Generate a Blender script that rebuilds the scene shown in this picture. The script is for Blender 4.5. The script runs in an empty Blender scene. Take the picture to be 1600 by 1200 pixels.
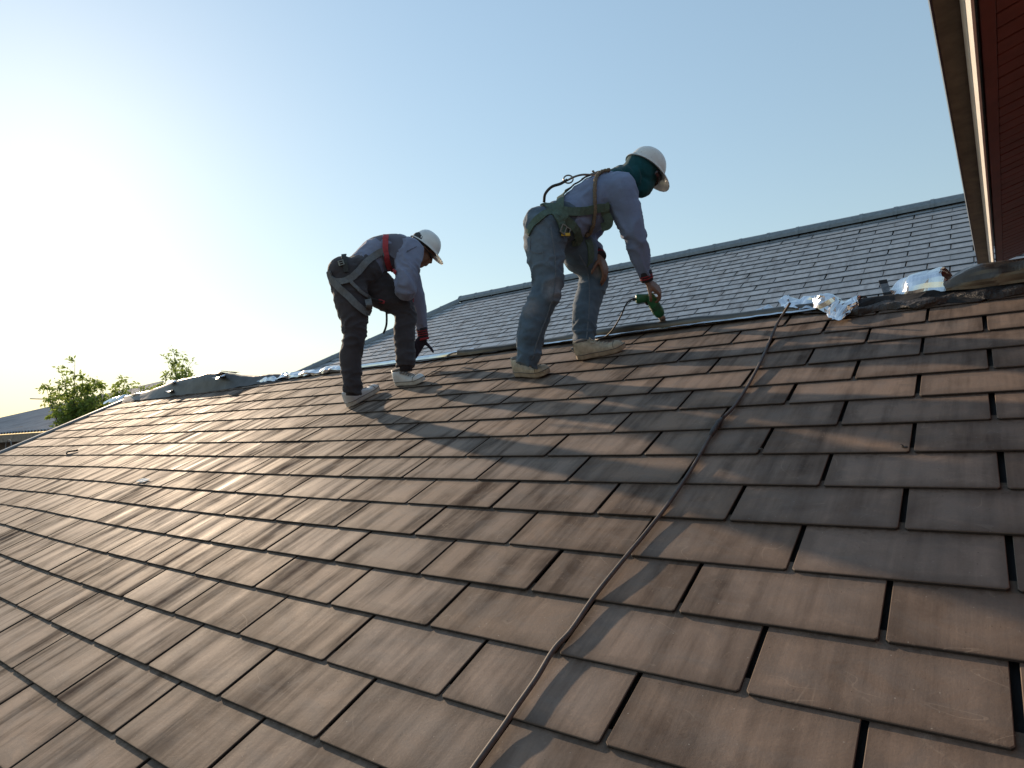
import bpy, bmesh, math, random
import numpy as np
from mathutils import Vector, Matrix, noise
from mathutils.bvhtree import BVHTree
random.seed(7)
S = bpy.context.scene
COL = S.collection
PI = math.pi

# ------------------------------------------------------------------ camera
# world: X runs along the eave to the right, Y goes away from the camera, Z is up; origin on the tiled slope
CR = Matrix(((0.79244683, -0.06904123, -0.60602091), (0.60960509, 0.05667989, 0.79067631), (-0.02024007, -0.99600236, 0.08700368)))
CP = Vector((0.01817872, -1.26736358, 0.48763941))
cam_d = bpy.data.cameras.new('camera')
cam = bpy.data.objects.new('camera', cam_d)
COL.objects.link(cam)
m = (CR @ Matrix(((1, 0, 0), (0, -1, 0), (0, 0, -1)))).to_4x4()
m.translation = CP
cam.matrix_world = m
cam_d.sensor_width = 36
cam_d.lens = 36 * 1005 / 1600
cam_d.clip_start = 0.05
cam_d.clip_end = 3000
S.camera = cam

# ------------------------------------------------------------------ sky, sun, exposure
SUN = Vector((-0.8958, 0.2595, 0.3608)).normalized()
w = bpy.data.worlds.new('World')
S.world = w
w.use_nodes = True
nt = w.node_tree
sky = nt.nodes.new('ShaderNodeTexSky')
sky.sky_type = 'NISHITA'
sky.sun_disc = False
sky.sun_elevation = math.asin(SUN.z)
sky.sun_rotation = math.atan2(SUN.x, SUN.y)
sky.altitude = 0
sky.air_density = 1.9
sky.dust_density = 0.26
sky.ozone_density = 4.8
bg = nt.nodes['Background']
bg.inputs['Strength'].default_value = 0.15
gm = nt.nodes.new('ShaderNodeGamma')          # softer contrast between the glow and the open sky, everywhere alike
gm.inputs['Gamma'].default_value = 0.66
nt.links.new(sky.outputs[0], gm.inputs['Color'])
nt.links.new(gm.outputs[0], bg.inputs['Color'])
sl = bpy.data.lights.new('sun', 'SUN')
sl.energy = 2.75
sl.angle = math.radians(0.9)
sl.color = (1.0, 0.76, 0.53)
so = bpy.data.objects.new('sun', sl)
so.rotation_euler = SUN.to_track_quat('Z', 'Y').to_euler()
so.location = (-20, 5, 12)
COL.objects.link(so)
S.view_settings.view_transform = 'Standard'
S.view_settings.look = 'None'
S.view_settings.gamma = 1
S.view_settings.use_curve_mapping = False
S.view_settings.exposure = 0.92

# ------------------------------------------------------------------ small geometry helpers
PHI = math.radians(26.5)
W, EX = 0.42, 0.192                       # tile width and exposed length
UP = Vector((0, math.cos(PHI), math.sin(PHI)))     # up the slope
NR = Vector((0, -math.sin(PHI), math.cos(PHI)))    # out of the slope
RX = Vector((1, 0, 0))


def ray(px, py):
    return (CR @ Vector(((px - 800) / 1005, (py - 600) / 1005, 1)))


def at(px, py, d):
    """point seen at (px,py) of the 1600x1200 photograph, d metres along the camera axis"""
    return CP + ray(px, py) * d


def on_roof(px, py, lift=0.0):
    r = ray(px, py)
    t = (lift - CP.dot(NR)) / r.dot(NR)
    return CP + r * t


def cv(x, y, z):
    return (CR @ Vector((x, y, z))).normalized()


def tag(o, label=None, cat=None, group=None, kind=None):
    if label: o['label'] = label
    if cat: o['category'] = cat
    if group: o['group'] = group
    if kind: o['kind'] = kind
    return o


def empty(name, loc, label, cat, group=None):
    o = bpy.data.objects.new(name, None)
    o.empty_display_size = 0.1
    o.location = loc
    COL.objects.link(o)
    return tag(o, label, cat, group)


PARENTS = {}


def link(name, me, mat=None, parent=None, smooth=False):
    """link a mesh given in world coordinates; under a parent Empty it is moved to the parent's frame"""
    if mat is not None and len(me.materials) == 0: me.materials.append(mat)
    o = bpy.data.objects.new(name, me)
    COL.objects.link(o)
    if smooth:
        me.polygons.foreach_set('use_smooth', [True] * len(me.polygons))
    if parent is not None:
        o.parent = parent
        # roots are never rotated: only their offset is taken out
        p = parent
        off = Vector()
        while p is not None:
            off += p.location
            p = p.parent
        me.transform(Matrix.Translation(-off))
    return o


class MB:
    def __init__(self):
        self.v = []; self.f = []; self.mi = []

    def add(self, vs, fs, mi=0):
        n = len(self.v)
        self.v += [tuple(p) for p in vs]
        for f in fs:
            self.f.append([i + n for i in f]); self.mi.append(mi)

    def box(self, c, sx, sy, sz, ax=None, bev=0.0):
        """box about c with half sizes, axes ax=(x,y,z)"""
        ax = ax or (Vector((1, 0, 0)), Vector((0, 1, 0)), Vector((0, 0, 1)))
        c = Vector(c)
        if bev <= 0:
            vs = [c + ax[0] * sx * i + ax[1] * sy * j + ax[2] * sz * k for i in (-1, 1) for j in (-1, 1) for k in (-1, 1)]
            self.add(vs, [(0, 1, 3, 2), (4, 6, 7, 5), (0, 4, 5, 1), (2, 3, 7, 6), (0, 2, 6, 4), (1, 5, 7, 3)])
        else:
            b = bm_box(sx, sy, sz, bev)
            M = Matrix((ax[0], ax[1], ax[2])).transposed().to_4x4(); M.translation = c
            b.transform(M)
            b.verts.ensure_lookup_table()
            vs = [v.co.copy() for v in b.verts]
            for i, v in enumerate(b.verts): v.index = i
            self.add(vs, [[v.index for v in f.verts] for f in b.faces])
            b.free()

    def tube(self, pts, rad, seg=8, cap=True, flat=None, ref=None, mi=0):
        """tube along pts; rad a number, list of numbers or list of (a,b)"""
        pts = [Vector(p) for p in pts]
        n = len(pts)
        if not hasattr(rad, '__len__'): rad = [rad] * n
        base = len(self.v)
        prev = None
        for i, p in enumerate(pts):
            t = (pts[min(i + 1, n - 1)] - pts[max(i - 1, 0)]).normalized()
            if ref is not None:
                s = Vector(ref[i] if isinstance(ref, list) else ref)
                s = (s - t * s.dot(t)).normalized()
            else:
                s = prev if prev is not None else (Vector((0, 0, 1)) if abs(t.z) < .9 else Vector((1, 0, 0)))
                s = (s - t * s.dot(t)).normalized()
            prev = s
            q = t.cross(s)
            r = rad[i]
            ra, rb = (r if hasattr(r, '__len__') else (r, r))
            for k in range(seg):
                a = 2 * PI * k / seg
                self.v.append(tuple(p + s * (ra * math.cos(a)) + q * (rb * math.sin(a))))
        for i in range(n - 1):
            for k in range(seg):
                k2 = (k + 1) % seg
                self.f.append([base + i * seg + k, base + i * seg + k2, base + (i + 1) * seg + k2, base + (i + 1) * seg + k]); self.mi.append(mi)
        if cap:
            self.f.append([base + k for k in range(seg)][::-1]); self.mi.append(mi)
            self.f.append([base + (n - 1) * seg + k for k in range(seg)]); self.mi.append(mi)

    def ball(self, c, r, ax=None, seg=14, rings=9):
        """ellipsoid, r=(a,b,c) along ax"""
        ax = ax or (Vector((1, 0, 0)), Vector((0, 1, 0)), Vector((0, 0, 1)))
        if not hasattr(r, '__len__'): r = (r, r, r)
        c = Vector(c)
        vs = [c + ax[2] * r[2]]
        for i in range(1, rings):
            th = PI * i / rings
            for k in range(seg):
                ph = 2 * PI * k / seg
                vs.append(c + ax[0] * (r[0] * math.sin(th) * math.cos(ph)) + ax[1] * (r[1] * math.sin(th) * math.sin(ph)) + ax[2] * (r[2] * math.cos(th)))
        vs.append(c - ax[2] * r[2])
        fs = [(0, 1 + k, 1 + (k + 1) % seg) for k in range(seg)]
        for i in range(rings - 2):
            for k in range(seg):
                a = 1 + i * seg
                fs.append((a + k, a + seg + k, a + seg + (k + 1) % seg, a + (k + 1) % seg))
        a = 1 + (rings - 2) * seg
        fs += [(a + k, len(vs) - 1, a + (k + 1) % seg) for k in range(seg)]
        self.add(vs, fs)

    def grid(self, rows, closed=False, mi=0):
        """rows of equal-length point lists"""
        n = len(rows[0])
        vs = [p for r in rows for p in r]
        fs = []
        for i in range(len(rows) - 1):
            for k in range(n - (0 if closed else 1)):
                k2 = (k + 1) % n
                fs.append((i * n + k, i * n + k2, (i + 1) * n + k2, (i + 1) * n + k))
        self.add(vs, fs, mi)

    def mesh(self, name='mesh'):
        me = bpy.data.meshes.new(name)
        me.from_pydata(self.v, [], self.f)
        if any(self.mi): me.polygons.foreach_set('material_index', self.mi)
        me.update()
        return me

    def build(self, name, mat, parent=None, smooth=False):
        return link(name, self.mesh(name), mat, parent, smooth)


def bm_box(sx, sy, sz, bev, seg=1):
    b = bmesh.new()
    bmesh.ops.create_cube(b, size=2)
    for v in b.verts: v.co = Vector((v.co.x * sx, v.co.y * sy, v.co.z * sz))
    bmesh.ops.bevel(b, geom=b.edges[:], offset=bev, segments=seg, affect='EDGES', profile=.6)
    return b


def spline(pts, n=6):
    """Catmull-Rom through points (any dimension, as tuples)"""
    P = [np.array(p, float) for p in pts]
    P = [2 * P[0] - P[1]] + P + [2 * P[-1] - P[-2]]
    out = []
    for i in range(1, len(P) - 2):
        a, b, c, d = P[i - 1], P[i], P[i + 1], P[i + 2]
        for k in range(n):
            t = k / n
            out.append(.5 * (2 * b + (c - a) * t + (2 * a - 5 * b + 4 * c - d) * t * t + (3 * b - a - 3 * c + d) * t ** 3))
    out.append(P[-2])
    return out


def V(a): return Vector((float(a[0]), float(a[1]), float(a[2])))


def remesh(mb, voxel, smooth_it=6, fac=.5):
    """union of everything in mb as one skin"""
    me = mb.mesh('tmp')
    o = bpy.data.objects.new('tmp', me)
    COL.objects.link(o)
    r = o.modifiers.new('r', 'REMESH'); r.mode = 'VOXEL'; r.voxel_size = voxel; r.use_smooth_shade = True
    if smooth_it:
        s = o.modifiers.new('s', 'SMOOTH'); s.iterations = smooth_it; s.factor = fac
    dg = bpy.context.evaluated_depsgraph_get()
    out = bpy.data.meshes.new_from_object(o.evaluated_get(dg))
    bpy.data.objects.remove(o)
    bpy.data.meshes.remove(me)
    out.materials.clear()
    return out


def displace(me, fn):
    """move each vertex along its normal by fn(co, normal)"""
    n = len(me.vertices)
    nr = [v.normal.copy() for v in me.vertices]
    for v, q in zip(me.vertices, nr):
        v.co = v.co + q * fn(v.co, q)
    me.update()


def bvh(*meshes):
    vs, fs = [], []
    for me in meshes:
        n = len(vs)
        vs += [v.co.copy() for v in me.vertices]
        fs += [[i + n for i in p.vertices] for p in me.polygons]
    return BVHTree.FromPolygons(vs, fs)


# ------------------------------------------------------------------ materials
class N:
    """short way to write node trees"""
    def __init__(self, name, rough=.6, metal=0.0, spec=.5):
        self.m = bpy.data.materials.new(name); self.m.use_nodes = True
        self.t = self.m.node_tree
        self.b = self.t.nodes['Principled BSDF']
        self.b.inputs['Roughness'].default_value = rough
        self.b.inputs['Metallic'].default_value = metal
        self.b.inputs['Specular IOR Level'].default_value = spec

    def n(self, typ, **k):
        x = self.t.nodes.new('ShaderNode' + typ)
        for a, v in k.items():
            if a.startswith('i_'):
                x.inputs[int(a[2:]) if a[2:].isdigit() else a[2:].replace('_', ' ')].default_value = v
            else:
                setattr(x, a, v)
        return x

    def l(self, a, b):
        self.t.links.new(a, b)

    def math(self, op, a, b=None, c=None, clamp=False):
        x = self.n('Math', operation=op); x.use_clamp = clamp
        for i, q in enumerate((a, b, c)):
            if q is None: continue
            if isinstance(q, (int, float)): x.inputs[i].default_value = q
            else: self.l(q, x.inputs[i])
        return x.outputs[0]

    def vmath(self, op, a, b=None):
        x = self.n('VectorMath', operation=op)
        for i, q in enumerate((a, b)):
            if q is None: continue
            if isinstance(q, tuple): x.inputs[i].default_value = q
            else: self.l(q, x.inputs[i])
        return x.outputs[0]

    def noise(self, vec, scale=5, detail=4, rough=.55, dist=0):
        x = self.n('TexNoise'); x.inputs['Scale'].default_value = scale; x.inputs['Detail'].default_value = detail
        x.inputs['Roughness'].default_value = rough; x.inputs['Distortion'].default_value = dist
        if vec is not None: self.l(vec, x.inputs['Vector'])
        return x.outputs['Fac']

    def ramp(self, fac, stops):
        x = self.n('ValToRGB')
        cr = x.color_ramp
        while len(cr.elements) > len(stops): cr.elements.remove(cr.elements[-1])
        while len(cr.elements) < len(stops): cr.elements.new(.5)
        for e, (p, c) in zip(cr.elements, stops):
            e.position = p
            e.color = tuple(c) + (1,) if hasattr(c, '__len__') else (c, c, c, 1)
        self.l(fac, x.inputs[0])
        return x.outputs[0]

    def mix(self, fac, a, b, mode='MIX'):
        x = self.n('Mix', data_type='RGBA', blend_type=mode)
        for i, q in ((0, fac), (6, a), (7, b)):
            if isinstance(q, (int, float)): x.inputs[i].default_value = q
            elif isinstance(q, tuple): x.inputs[i].default_value = q + (1,) if len(q) == 3 else q
            else: self.l(q, x.inputs[i])
        return x.outputs[2]

    def color(self, c):
        if isinstance(c, tuple): self.b.inputs['Base Color'].default_value = c + (1,)
        else: self.l(c, self.b.inputs['Base Color'])
        return self

    def rough(self, r):
        self.l(r, self.b.inputs['Roughness'])

    def bump(self, h, strength=.3, dist=.01):
        x = self.n('Bump'); x.inputs['Strength'].default_value = strength; x.inputs['Distance'].default_value = dist
        self.l(h, x.inputs['Height']); self.l(x.outputs[0], self.b.inputs['Normal'])

    def pos(self):
        return self.n('NewGeometry').outputs['Position']


def simple(name, c, rough=.6, metal=0.0, var=.25, scale=20, bump=.15, dist=.002, spec=.5):
    k = N(name, rough, metal, spec)
    p = k.pos()
    f = k.noise(p, scale, 5, .6)
    lo = tuple(x * (1 - var) for x in c); hi = tuple(min(1, x * (1 + var)) for x in c)
    k.color(k.ramp(f, [(.3, lo), (.7, hi)]))
    if bump: k.bump(k.noise(p, scale * 6, 4, .6), bump, dist)
    return k.m


def tile_material(name, light, dark, rust, rough0=.5, spec=.12, grey=(.205, .190, .178)):
    k = N(name, rough0, 0.0, spec)
    p = k.pos()
    uv = k.n('UVMap', uv_map='uv').outputs[0]
    rnd = k.math('ADD', k.n('ObjectInfo').outputs['Random'], k.n('Attribute', attribute_name='rnd').outputs['Fac'])
    off = k.n('CombineXYZ'); k.l(k.math('MULTIPLY', rnd, 37.0), off.inputs[0]); k.l(k.math('MULTIPLY', rnd, 11.0), off.inputs[1]); k.l(k.math('MULTIPLY', rnd, 23.0), off.inputs[2])
    q = k.vmath('ADD', p, off.outputs[0])
    # water streaks run down the slope
    st = k.noise(k.vmath('MULTIPLY', q, (13.0, 1.3, 1.3)), 1.0, 5, .6, .25)
    st2 = k.noise(k.vmath('MULTIPLY', q, (55.0, 2.5, 2.5)), 1.0, 3, .6, .1)
    bl = k.noise(q, 4.5, 5, .6, .6)
    fine = k.noise(q, 160, 3, .7)
    big = k.noise(p, .8, 3, .5)                       # some stretches of roof are more streaked than others
    sx_ = k.n('SeparateXYZ'); k.l(p, sx_.inputs[0])
    amt = k.math('ADD', k.math('MULTIPLY_ADD', big, 1.6, -.62), k.math('MULTIPLY_ADD', sx_.outputs[0], -.26, .02, clamp=True), clamp=True)
    tone = k.math('ADD', k.math('MULTIPLY', k.math('ADD', .5, k.math('MULTIPLY', k.math('MULTIPLY', k.math('SUBTRACT', st, .5), 2.0), amt)), .66), k.math('ADD', k.math('MULTIPLY', st2, .12), k.math('MULTIPLY', bl, .34)))
    base = k.ramp(tone, [(.42, dark), (.52, tuple(.5 * (a + b) for a, b in zip(light, dark))), (.62, light)])
    # each tile its own shade
    hsv = k.n('HueSaturation'); k.l(base, hsv.inputs['Color'])
    k.l(k.math('MULTIPLY_ADD', k.math('FRACT', rnd), .28, .86), hsv.inputs['Value'])
    k.l(k.math('MULTIPLY_ADD', k.math('FRACT', k.math('MULTIPLY', rnd, 7.3)), .22, .86), hsv.inputs['Saturation'])
    c = hsv.outputs[0]
    # greyer middles, browner borders, in soft clouds
    cl = k.noise(k.vmath('MULTIPLY', q, (1., 1.6, 1.6)), 7.0, 5, .62, 1.2)
    c = k.mix(k.math('MULTIPLY', k.math('MULTIPLY_ADD', cl, 4.0, -1.75, clamp=True), .36), c, grey)
    # brown dirt along the tail edge and below the course above
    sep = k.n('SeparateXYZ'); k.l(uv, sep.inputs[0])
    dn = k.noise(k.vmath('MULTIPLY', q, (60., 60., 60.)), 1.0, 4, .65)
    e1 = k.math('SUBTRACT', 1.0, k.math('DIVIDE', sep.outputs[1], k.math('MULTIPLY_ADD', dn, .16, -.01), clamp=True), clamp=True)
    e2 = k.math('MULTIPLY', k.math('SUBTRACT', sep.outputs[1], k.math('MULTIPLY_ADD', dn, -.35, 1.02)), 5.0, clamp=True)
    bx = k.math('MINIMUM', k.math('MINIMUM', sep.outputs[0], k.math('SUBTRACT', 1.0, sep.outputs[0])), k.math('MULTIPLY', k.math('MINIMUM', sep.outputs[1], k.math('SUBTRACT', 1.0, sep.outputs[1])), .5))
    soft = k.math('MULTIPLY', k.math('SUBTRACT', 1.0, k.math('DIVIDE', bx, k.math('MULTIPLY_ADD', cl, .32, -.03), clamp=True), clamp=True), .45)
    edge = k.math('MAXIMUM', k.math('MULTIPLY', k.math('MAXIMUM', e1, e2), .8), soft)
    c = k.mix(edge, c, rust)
    # pale scuffs and chalky scratches
    sc = k.noise(k.vmath('MULTIPLY', q, (9., 6., 9.)), 1.3, 6, .75, 2.6)
    scm = k.math('MULTIPLY', k.math('SUBTRACT', sc, .60), 4.0, clamp=True)
    c = k.mix(k.math('MULTIPLY', scm, .5), c, tuple(min(.5, x * 1.9) for x in light))
    # grit
    g = k.n('TexVoronoi', feature='F1'); g.inputs['Scale'].default_value = 22; k.l(q, g.inputs['Vector'])
    gm = k.math('LESS_THAN', g.outputs['Distance'], .035)
    c = k.mix(k.math('MULTIPLY', gm, .55), c, (.42, .38, .33))
    g2 = k.n('TexVoronoi', feature='F1'); g2.inputs['Scale'].default_value = 75; k.l(q, g2.inputs['Vector'])
    gs = k.n('SeparateColor'); k.l(g2.outputs['Color'], gs.inputs[0])
    gm2 = k.math('MULTIPLY', k.math('LESS_THAN', g2.outputs['Distance'], .10), k.math('GREATER_THAN', gs.outputs[0], .82))
    c = k.mix(k.math('MULTIPLY', gm2, .6), c, k.ramp(gs.outputs[1], [(.45, (.03, .024, .02)), (.55, (.40, .37, .33))]))
    # fine curved scratches, here and there
    for sc_, rot, th_ in ((3.1, (3., 7., 3.), .0035), (2.3, (6., 2.5, 6.), .003)):
        ln = k.math('LESS_THAN', k.math('ABSOLUTE', k.math('SUBTRACT', k.noise(k.vmath('ADD', k.vmath('MULTIPLY', q, rot), (sc_, 1.7, 4.4)), sc_ * .5, 1, .4, .5), .5)), th_)
        gate = k.math('MULTIPLY', k.math('SUBTRACT', k.noise(k.vmath('ADD', q, (9.1, 3.3, sc_)), 7.0, 2, .5), .55), 7.0, clamp=True)
        c = k.mix(k.math('MULTIPLY', k.math('MULTIPLY', ln, gate), .20), c, tuple(min(.5, x * 1.9) for x in light))
    c = k.mix(k.math('MULTIPLY', fine, .25), c, tuple(x * .6 for x in dark))
    k.color(c)
    r = k.math('ADD', k.math('MULTIPLY', k.math('SUBTRACT', .75, tone), .55), k.math('MULTIPLY_ADD', fine, .12, rough0 - .18), clamp=True)
    k.rough(r)
    k.l(k.math('MULTIPLY', k.math('MULTIPLY_ADD', tone, 5.0, -1.7, clamp=True), spec * 1.35), k.b.inputs['Specular IOR Level'])
    hh = k.math('ADD', k.math('MULTIPLY', fine, .5), k.math('ADD', k.math('MULTIPLY', st2, .5), k.math('MULTIPLY', bl, 1.6)))
    k.bump(hh, .22, .004)
    return k.m


MAT = {}
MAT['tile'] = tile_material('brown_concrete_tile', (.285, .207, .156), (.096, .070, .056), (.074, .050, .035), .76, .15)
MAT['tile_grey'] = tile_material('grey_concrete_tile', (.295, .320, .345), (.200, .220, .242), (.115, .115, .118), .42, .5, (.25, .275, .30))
MAT['tile_edge'] = simple('dark_tile_edge', (.030, .023, .019), .9, var=.5, scale=60)  # near-black colour on the side and tail faces of the tiles
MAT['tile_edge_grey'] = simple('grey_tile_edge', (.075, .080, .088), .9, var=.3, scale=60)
MAT['underlay'] = simple('black_underlay', (.012, .012, .013), .8)
MAT['ridge_grey'] = simple('grey_ridge_cap', (.17, .20, .225), .45, var=.2)
MAT['verge'] = simple('grey_verge_cap', (.19, .19, .19), .4, var=.15)


def foil(name, rough=.16, c=(.86, .87, .88), bump=.6, scale=34):
    k = N(name, rough, 1.0)
    p = k.pos()
    v = k.n('TexVoronoi', feature='F1'); v.inputs['Scale'].default_value = scale; k.l(p, v.inputs['Vector'])
    f = k.noise(p, scale * .5, 4, .6, 1.0)
    h = k.math('ADD', k.math('MULTIPLY', v.outputs['Distance'], .7), f)
    k.color(k.ramp(k.noise(p, 9, 4, .6), [(.35, tuple(x * .72 for x in c)), (.65, c)]))
    k.bump(h, bump, .006)
    return k.m


MAT['foil'] = foil('aluminium_foil', .20, (.84, .85, .87), .28, 16)
MAT['foil_flat'] = foil('smooth_aluminium_strip', .12, (.80, .82, .84), .12, 14)
MAT['foil_dull'] = foil('weathered_foil', .34, (.15, .125, .105), .35, 12)
MAT['foil_dark'] = foil('dark_reflection_foil', .38, (.15, .135, .12), .3, 12)  # dark colour stands in for the foil's dark reflection on its right stretch
MAT['lead'] = foil('dull_grey_sheet', .45, (.085, .085, .088), .25, 12)
MAT['bitumen'] = simple('torn_dark_membrane', (.045, .036, .030), .55, var=.6, scale=14, bump=.7, dist=.012)
MAT['membrane'] = simple('brown_ridge_membrane', (.090, .072, .060), .5, var=.5, scale=12, bump=.5, dist=.008)

# ------------------------------------------------------------------ ground
g = MB()
g.add([(-1500, -1500, -5.6), (1500, -1500, -5.6), (1500, 1500, -5.6), (-1500, 1500, -5.6)], [(0, 1, 2, 3)])
tag(g.build('ground', simple('dry_earth', (.16, .125, .09), .9, var=.4, scale=.6, bump=.4, dist=.03)), kind='structure')


# ------------------------------------------------------------------ tiles
def tile_mesh(x0, x1, h0, h1, L, ex, t=.0060, c=.0014, rc=.006, rnd=None):
    """slab lying on the slope: tail from x0 to x1 at y=0, head from h0 to h1 at y=L, tail top edge at z=0"""
    out = [(x0 + rc, 0), (x1 - rc, 0), (x1, rc), (h1, L), (h0, L), (x0, rc)]
    cx, cy = (x0 + x1) / 2, L / 2
    sl = -(t + .0015) / ex
    def ins(p, d):
        x, y = p
        return (x + (d if x < cx else -d), y + (d if y < cy else -d))
    vs, fs = [], []
    for dz, d in ((-t, 0), (-c, 0), (0, c)):
        for p in out:
            x, y = ins(p, d)
            vs.append((x, y, dz + sl * y))
    for a in (0, 6):
        for k in range(6):
            fs.append((a + k, a + (k + 1) % 6, a + 6 + (k + 1) % 6, a + 6 + k))
    fs.append(tuple(range(12, 18)))
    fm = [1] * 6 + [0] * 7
    me = bpy.data.meshes.new('roof_tile')
    me.from_pydata(vs, [], fs)
    me.polygons.foreach_set('material_index', fm)
    uv = me.uv_layers.new(name='uv')
    for lp in me.loops:
        x, y, z = vs[lp.vertex_index]
        uv.data[lp.index].uv = ((x - x0) / (x1 - x0), y / ex)
    if rnd is not None:
        at_ = me.attributes.new('rnd', 'FLOAT', 'POINT')
        at_.data.foreach_set('value', [rnd] * len(vs))
    return me


def screen(p):
    q = CR.transposed() @ (p - CP)
    if q.z < .1: return None
    return (800 + 1005 * q.x / q.z, 600 + 1005 * q.y / q.z, q.z)


def shown(pts):
    """rough area in the frame"""
    s = [screen(p) for p in pts]
    if any(q is None for q in s): return 0
    xs = [min(1600, max(0, q[0])) for q in s]; ys = [min(1200, max(0, q[1])) for q in s]
    a = 0
    for i in range(len(s)):
        j = (i + 1) % len(s)
        a += xs[i] * ys[j] - xs[j] * ys[i]
    return abs(a) / 2


def join_tiles(items, name, mat, edge, parent):
    vs, fs, uvs, rn, mi = [], [], [], [], []
    for me, M, r in items:
        n = len(vs)
        vs += [tuple(M @ v.co) for v in me.vertices]
        u = me.uv_layers['uv'].data
        for p in me.polygons:
            fs.append([i + n for i in p.vertices]); mi.append(p.material_index)
            uvs += [tuple(u[i].uv) for i in p.loop_indices]
        rn += [r] * len(me.vertices)
    me = bpy.data.meshes.new(name)
    me.from_pydata(vs, [], fs)
    uv = me.uv_layers.new(name='uv')
    uv.data.foreach_set('uv', [c for q in uvs for c in q])
    me.attributes.new('rnd', 'FLOAT', 'POINT').data.foreach_set('value', rn)
    me.polygons.foreach_set('material_index', mi)
    o = link(name, me, mat, parent)
    me.materials.append(edge)
    o['kind'] = 'stuff'
    return o


def lay_tiles(items, parent, mat, edge, limit=296):
    """items: (mesh or None, matrix, area). The largest become parts, the rest one mesh"""
    items = sorted(items, key=lambda q: -q[2])
    rest = []
    for i, (me, M, a) in enumerate(items):
        if i < limit and a > 20:
            o = bpy.data.objects.new('roof_tile', me)
            if not me.materials:
                me.materials.append(mat); me.materials.append(edge)
            COL.objects.link(o)
            o.parent = parent
            o.matrix_basis = Matrix.Translation(-parent.location) @ M
        else:
            rest.append((me, M, random.random()))
    if rest: join_tiles(rest, 'roof_tiles', mat, edge, parent)


# the courses are not dead straight: smooth wander measured on the real roof
CU = (-0.0147, -0.1324, 0.1403, -0.4253, -0.4141, -0.3832, -0.2464, -0.3669, 0.0339, 0.1944)
CW = (0.0483, 0.3299, -0.0346, 0.2863, 0.4258, 0.3236, -0.1157, -0.0333, -0.3373, -0.2186)


def lat(u, r):
    a = max(-12.0, min(.6, u)) / 10; b = max(-.5, min(11.5, r)) / 10
    B = (1, a, b, a * a, a * b, b * b, a ** 3, a * a * b, a * b * b, b ** 3)
    return RX * ((u + sum(x * y for x, y in zip(CU, B))) * W) + UP * ((r + sum(x * y for x, y in zip(CW, B))) * EX)


RIDGE_S = 13.12 * EX
house = empty('tiled_roof', (-4, 0, 0), 'long brown slate tiled roof slope filling the foreground under both workers', 'roof')
UL, UR = -20.75, 3.0
protos = [tile_mesh(0, W, 0, W, EX * 1.22, EX) for _ in range(1)]
items = []
GAP = .0125
for r in range(-7, 13):
    off = 0 if r % 2 == 0 else .5
    us = [UL] + [k + off for k in range(-21, 5) if k + off > UL + .25 and k + off < UR] + [UR]
    us = [us[0]] + [u + random.uniform(-.011, .011) for u in us[1:-1]] + [us[-1]]
    for u0, u1 in zip(us, us[1:]):
        p0, p1 = lat(u0, r), lat(u1, r)
        wid = (p1 - p0).length - GAP * random.uniform(.85, 1.15)
        ax = (p1 - p0).normalized()
        z = (NR - ax * NR.dot(ax)).normalized()
        z = (z + ax * random.uniform(-.003, .003)).normalized()
        ax = (ax - z * ax.dot(z)).normalized()
        y = z.cross(ax)
        M = Matrix((ax * (wid / W), y * (1.0 if r < 12 else .93), z)).transposed().to_4x4()
        M.translation = p0 + ax * (GAP * .9) + NR * random.uniform(-.0006, .0006) + UP * random.uniform(-.0009, .0009)
        ar = shown([p0, p1, p1 + UP * EX, p0 + UP * EX])
        items.append((protos[0], M, ar))
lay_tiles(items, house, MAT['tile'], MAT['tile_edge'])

# deck under the tiles, the far slope, walls
XL, XR = UL * W, UR * W
RP = UP * RIDGE_S
dk = MB()
lo = UP * (-7 * EX)
dz = -NR * .028
back = Vector((0, RP.y * 2 + 1.2, lo.z))
for x0, x1, a, b in ((XL + .02, XR, lo, RP + UP * -.05),):
    vs = [RX * x + q + dz + NR * s for s in (0, -.05) for x in (x0, x1) for q in (a, b)]
    dk.add(vs, [(0, 2, 3, 1), (4, 5, 7, 6), (0, 1, 5, 4), (2, 6, 7, 3), (0, 4, 6, 2), (1, 3, 7, 5)])
dk.build('roof_deck', MAT['underlay'], house)
bk = MB()
r0 = RP - NR * .055
bk.add([RX * XL + r0, RX * XR + r0, RX * XR + back, RX * XL + back], [(0, 1, 2, 3)])
bk.build('rear_slope', MAT['underlay'], house)
wl = MB()
wl.box(((XL + XR) / 2 + .2, (lo.y + back.y) / 2, (-5.6 + lo.z - .1) / 2), (XR - XL) / 2 - .5, (back.y - lo.y) / 2 - .3, (5.6 + lo.z - .1) / 2)
wl.build('wall', simple('cream_render', (.45, .40, .34), .85), house)
gb = MB()
for x in (XL + .30,):
    gb.add([(x, lo.y + .3, lo.z - .12), (x, back.y - .3, lo.z - .12), (x, RP.y, RP.z - .12)], [(0, 1, 2)])
gb.build('gable', simple('gable_board', (.20, .10, .075), .7), house)
# verge cap along the left end
vc = MB()
n = 30
rows = []
for i in range(n + 1):
    s = lo.length * -1 + (RIDGE_S + lo.length) * i / n
    p = RX * XL + UP * s + lat(UL, s / EX) * 0
    d = (lat(UL, s / EX) - (RX * (UL * W) + UP * s))
    p = p + UP * 0 + RX * d.x
    ring = [(.045, -.02), (.045, .006), (.032, .018), (-.012, .020), (-.026, .010), (-.030, -.10), (-.022, -.10), (.030, -.02)]
    rows.append([p + RX * a + NR * b for a, b in ring])
vc.grid(rows, closed=True)
vc.build('verge_cap', MAT['verge'], house)

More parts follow.
